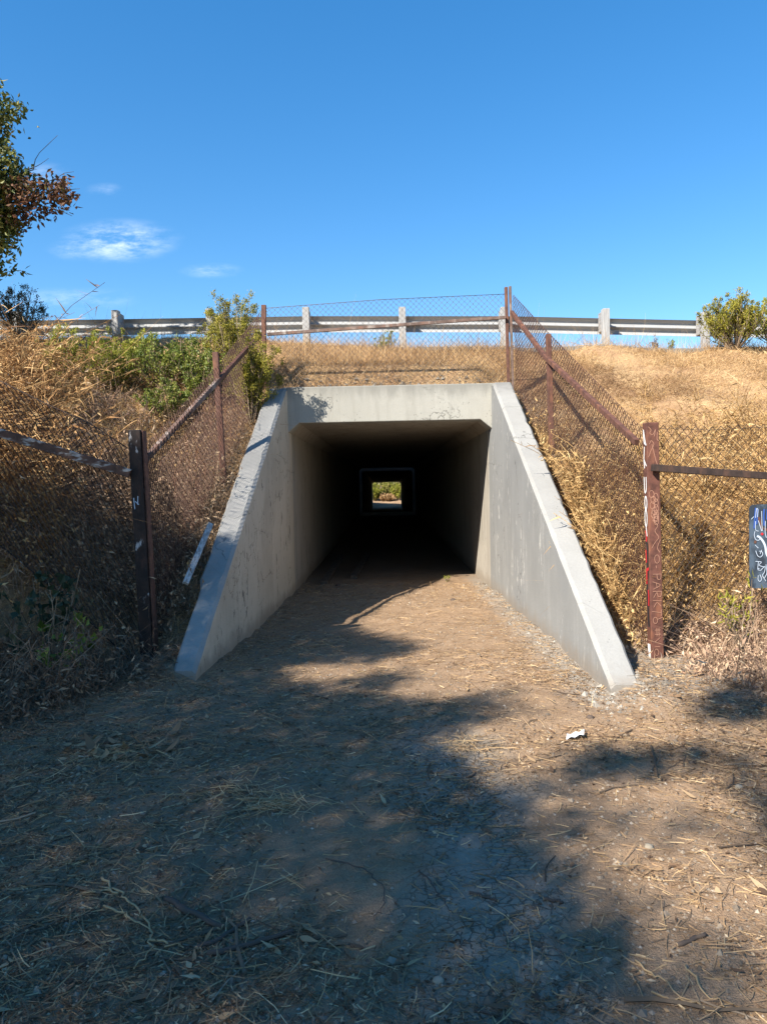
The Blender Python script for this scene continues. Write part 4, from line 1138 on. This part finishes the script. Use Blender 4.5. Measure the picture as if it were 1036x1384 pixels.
def twigs(n_, fn, label):
    P = gscatter(n_, fn); mb = MB(); rg = np.random.default_rng(77)
    for p_ in P:
        L = rg.uniform(.05, .26) if rg.random() < .8 else rg.uniform(.2, .45); a_ = rg.uniform(0, 2 * pi); r_ = L * rg.uniform(.008, .02) + .0008
        t = np.linspace(-.5, .5, 6)[:, None]; d = np.array([cos(a_), sin(a_), 0]); e = np.array([-sin(a_), cos(a_), 0])
        C = p_ + d * L * t + e * L * (rg.normal(0, .25) * t ** 2 + rg.normal(0, .02, (6, 1)))
        C[:, 2] = gpt(C[:, 0], C[:, 1])[:, 2] + r_ * .8 + rg.uniform(0, .006)
        mb.add(*tube(C, r_ * np.linspace(1, .55, 6), 4), r=rg.random() ** 1.3)
    return tag(mb.build('twig_litter', M['stems'], kind='stuff'), label, 'twigs')


twigs(1500, lambda x, y: np.clip(sideness(x, y) * 1.1, .05, 1) * np.where(y > 6, .3, 1), 'small broken twigs strewn over the dirt')


def pebbles(name, label, P, sz, mat_):
    n_ = len(P); a = np.array([(1, 0, 0), (0, 1, 0), (-1, 0, 0), (0, -1, 0), (0, 0, .75), (.5, .5, -.3)])[:5]
    th = rng.uniform(0, 6.28, n_); c_, s_ = np.cos(th), np.sin(th)
    J = a[None] * rng.uniform(.6, 1.3, (n_, 5, 3)) * sz[:, None, None]
    V = np.stack([J[..., 0] * c_[:, None] - J[..., 1] * s_[:, None], J[..., 0] * s_[:, None] + J[..., 1] * c_[:, None], J[..., 2]], -1) + P[:, None]
    b = (np.arange(n_) * 5)[:, None]
    return tag(mesh(name, V.reshape(-1, 3), [np.concatenate([b + [[i, (i + 1) % 4, 4]] for i in range(4)])], mat_, rnd=np.repeat(rng.random(n_), 5)), label, 'gravel', kind='stuff')


P = gscatter(90000, lambda x, y: np.clip(.5 + fbm(x, y, 1.6, 3, 14), .1, 1)); pebbles('gravel', 'small pebbles and soil crumbs on the dirt path', P, rng.gamma(2, .0022, len(P)) + .002, M['gravel'])
y = rng.uniform(5.3, 12, 9000); x = Rw(y) - np.abs(rng.normal(0, .10, 9000)) - .01
x = x[:1300]; y = y[:1300]; P = gpt(x, y); pebbles('rubble', 'pale cement crumbs along the foot of the right wing wall', P, rng.gamma(2, .003, len(P)) + .003, M['rubble'])
x = rng.uniform(1.45, 2.1, 500); y = rng.normal(5.35, .22, 500)
P = gpt(x, y); pebbles('rubble', 'grey soil crumbs in front of the right wing wall tip', P, rng.gamma(2, .004, len(P)) + .003, M['rubble'])


def clump(name, label, px, py, n_, rx_, ry_, mat_, L0, cat, hgt=.03):
    c_ = gp(px, py); x = c_.x + rng.normal(0, rx_, n_); y = c_.y + rng.normal(0, ry_, n_)
    P = gpt(x, y); P[:, 2] += rng.uniform(.003, hgt, n_)
    D = rdir(n_, 0); D[:, 2] *= .2; D = unit(D); L = rng.uniform(.4, 1, n_) * L0
    bend = rng.normal(size=(n_, 3)) * L[:, None] * .3; bend[:, 2] = -np.abs(bend[:, 2]) * .15
    V, Q, k = ribbons(P - D * L[:, None] / 2, D, L, rng.uniform(.0025, .005, n_), bend, (1, 1, .9, .6))
    V[:, 2] = np.maximum(V[:, 2], hg(V[:, 0], V[:, 1]) + .002)
    return tag(mesh(name, V, [Q], mat_, rnd=np.repeat(np.clip(rng.normal(.72, .2, n_), 0, 1), k)), label, cat, kind='stuff')


clump('straw_clump', 'pale clump of straw lying on the shaded path', 372, 1088, 210, .10, .06, M['straw'], .16, 'straw')
clump('straw_clump', 'thin scatter of straw left of the pale straw clump', 310, 1070, 110, .16, .07, M['straw'], .12, 'straw')
clump('straw_clump', 'orange tuft of straw at the edge of the tree shade', 632, 1010, 130, .10, .10, M['straw'], .13, 'straw')
clump('straw_clump', 'heap of straw and leaves left beside the dark brush', 160, 1020, 150, .14, .12, M['straw'], .16, 'straw')
clump('straw_clump', 'small star of straw on the shaded path', 397, 1188, 14, .02, .02, M['straw'], .14, 'straw')
c_ = gp(148, 1015); n_ = 60
P = gpt(c_.x + rng.normal(0, .17, n_), c_.y + rng.normal(0, .16, n_)); P[:, 2] += rng.uniform(.005, .04, n_)
D = rdir(n_, .1); D[:, 2] *= .12; D = unit(D); L = rng.uniform(.05, .10, n_); bend = rng.normal(size=(n_, 3)) * L[:, None] * .4
V, Q, k = ribbons(P, D, L, L * rng.uniform(.45, .7, n_), bend, (.15, .75, 1, .85, .45, .05), np.array([[0, 0, 1.]]) + rng.normal(0, .25, (n_, 3)))
tag(mesh('leaf_pile', V, [Q], M['litter'], rnd=np.repeat(rng.uniform(.25, .8, n_), k)), 'pile of large curled brown leaves beside the dark brush on the left', 'leaf pile', kind='stuff')


def gline(pts, lift=.012):
    out = []
    for px, py in pts:
        p_ = gp(px, py); out.append((p_.x, p_.y, float(hg(np.array(p_.x), np.array(p_.y))) + lift))
    return np.array(out)


def refine(P, k=4, j=.004):
    t = np.linspace(0, len(P) - 1, (len(P) - 1) * k + 1); i = np.arange(len(P))
    Q_ = np.stack([np.interp(t, i, P[:, a]) for a in range(3)], -1); Q_[1:-1] += rng.normal(0, j, (len(Q_) - 2, 3)) * (1, 1, .3)
    return Q_


for pts, r_, lb in ((((224, 1217), (262, 1238), (301, 1254)), .0125, 'thick dark stick, topmost of the three on the shaded path'),
                    (((266, 1283), (305, 1262), (338, 1243)), .0085, 'dark stick with a broken pale end, middle of the three on the shaded path'),
                    (((280, 1290), (340, 1275), (396, 1257)), .0095, 'long dark stick, lowest of the three on the shaded path'),
                    (((634, 1212), (655, 1217), (673, 1226)), .006, 'short thin stick on the dirt right of the middle of the path'),
                    (((734, 1224), (748, 1224), (760, 1225)), .007, 'stubby dark stick on the cracked clay'),
                    (((914, 1287), (935, 1280), (953, 1275)), .008, 'dark stick in the sunlit litter at the lower right'),
                    (((640, 1366), (680, 1372), (722, 1380)), .004, 'thin dark twig at the bottom edge')):
    P = refine(gline(pts, r_ * .8)); m_ = len(P)
    V, f = tube(P, r_ * np.linspace(1.05, .85, m_) * rng.uniform(.9, 1.1, m_), 7)
    mb = MB().add(V, [f[0]]); mb.F += [f[1][None], f[2][None]]; mb.mi += [1, 1]
    tag(mb.build('stick', [M['stick'], M['stick_cut']], smooth=True), lb, 'stick')


def branch(label, polys, r_, mat_='pale_stalk'):
    mb = MB()
    for pl_ in polys:
        P = refine(gline(pl_, .012), 5, .008); mb.add(*tube(P, np.linspace(r_, r_ * .45, len(P)), 5), r=.5)
    return tag(mb.build('dry_branch', M[mat_], smooth=True), label, 'branch')


branch('pale forked dry branch lying on the shaded path at the lower left', [[(138, 1189), (160, 1208), (184, 1226), (203, 1262), (206, 1280), (181, 1311)], [(204, 1268), (228, 1281), (248, 1283)], [(160, 1208), (135, 1200)], [(140, 1222), (175, 1240), (205, 1262)], [(150, 1205), (112, 1208)]], .0052)
branch('pale straw branch at the lower right corner', [[(858, 1304), (890, 1330), (925, 1360), (975, 1384)], [(925, 1315), (955, 1350), (985, 1370)], [(880, 1350), (930, 1366), (960, 1372)]], .004)
branch('thin curved grey twig left of the cracked clay', [[(566, 1180), (585, 1205), (603, 1225), (612, 1240)]], .0035, 'stick')
branch('thin looping twig on the shaded path', [[(440, 1160), (490, 1172), (518, 1195), (520, 1220), (505, 1240)]], .0035, 'stick')
branch('forked straw stalk on the bank beside the tip of the right wing wall', [[(812, 935), (830, 925), (862, 908)], [(830, 905), (845, 915), (868, 905)]], .005)
# paper and stones
c_ = gp(775, 997); V = []
for i in range(5):
    for j in range(4):
        x = c_.x - .075 + .036 * i + .01 * j; y = c_.y - .05 + .035 * j
        x = c_.x + (x - c_.x) * .75; y = c_.y + (y - c_.y) * .75
        V.append((x, y, float(hg(np.array(x), np.array(y))) + .01 + .012 * ((i + j) % 2) + .006 * i))
i = np.arange(4)[:, None] * 4 + np.arange(3)[None]
tag(mesh('paper_scrap', V, [np.stack([i, i + 4, i + 5, i + 1], -1).reshape(-1, 4)], M['paper']), 'crumpled scrap of white paper on the sunlit dirt', 'paper')
for px, py, s_, lb in ((876, 1142, .022, 'rounded tan stone in the shade patch on the right'), (592, 1324, .018, 'tan stone on the dirt near the bottom middle'), (797, 972, .026, 'small dark stone in front of the right wing wall'),
                       (457, 793, .045, 'small dark lump on the tunnel floor near the left wall'), (612, 813, .04, 'brown clod on the sunlit path inside the wing walls'), (998, 1067, .022, 'pale stone in the sunlit litter at the right edge')):
    c_ = gp(px, py); z = float(hg(np.array(c_.x), np.array(c_.y)))
    th = np.linspace(0, 2 * pi, 9)[:-1]; V = []
    for lv, rr_ in ((-.3, .85), (.25, 1.0), (.65, .65)): V += [(c_.x + cos(t) * rr_ * s_ * random.uniform(.85, 1.2), c_.y + sin(t) * rr_ * s_ * random.uniform(.85, 1.15), z + lv * s_) for t in th]
    V.append((c_.x, c_.y, z + .78 * s_)); f = []
    for l_ in range(2): f += [[l_ * 8 + i, l_ * 8 + (i + 1) % 8, l_ * 8 + 8 + (i + 1) % 8, l_ * 8 + 8 + i] for i in range(8)]
    f += [[16 + i, 16 + (i + 1) % 8, 24] for i in range(8)]
    tag(mesh('stone', V, f, M['stick'] if 'dark' in lb or 'brown' in lb else M['stone'], smooth=True), lb, 'stone')
# bits of wood and cement along the top of the headwall
P = []
x = rng.uniform(-1.35, 1.5, 500); y = rng.uniform(11.16, 11.5, 500); P = np.stack([x, y, he(x, y)], -1)
pebbles('rubble', 'crumbs of soil and cement along the top of the headwall', P, rng.gamma(2, .008, 500) + .005, M['rubble'])
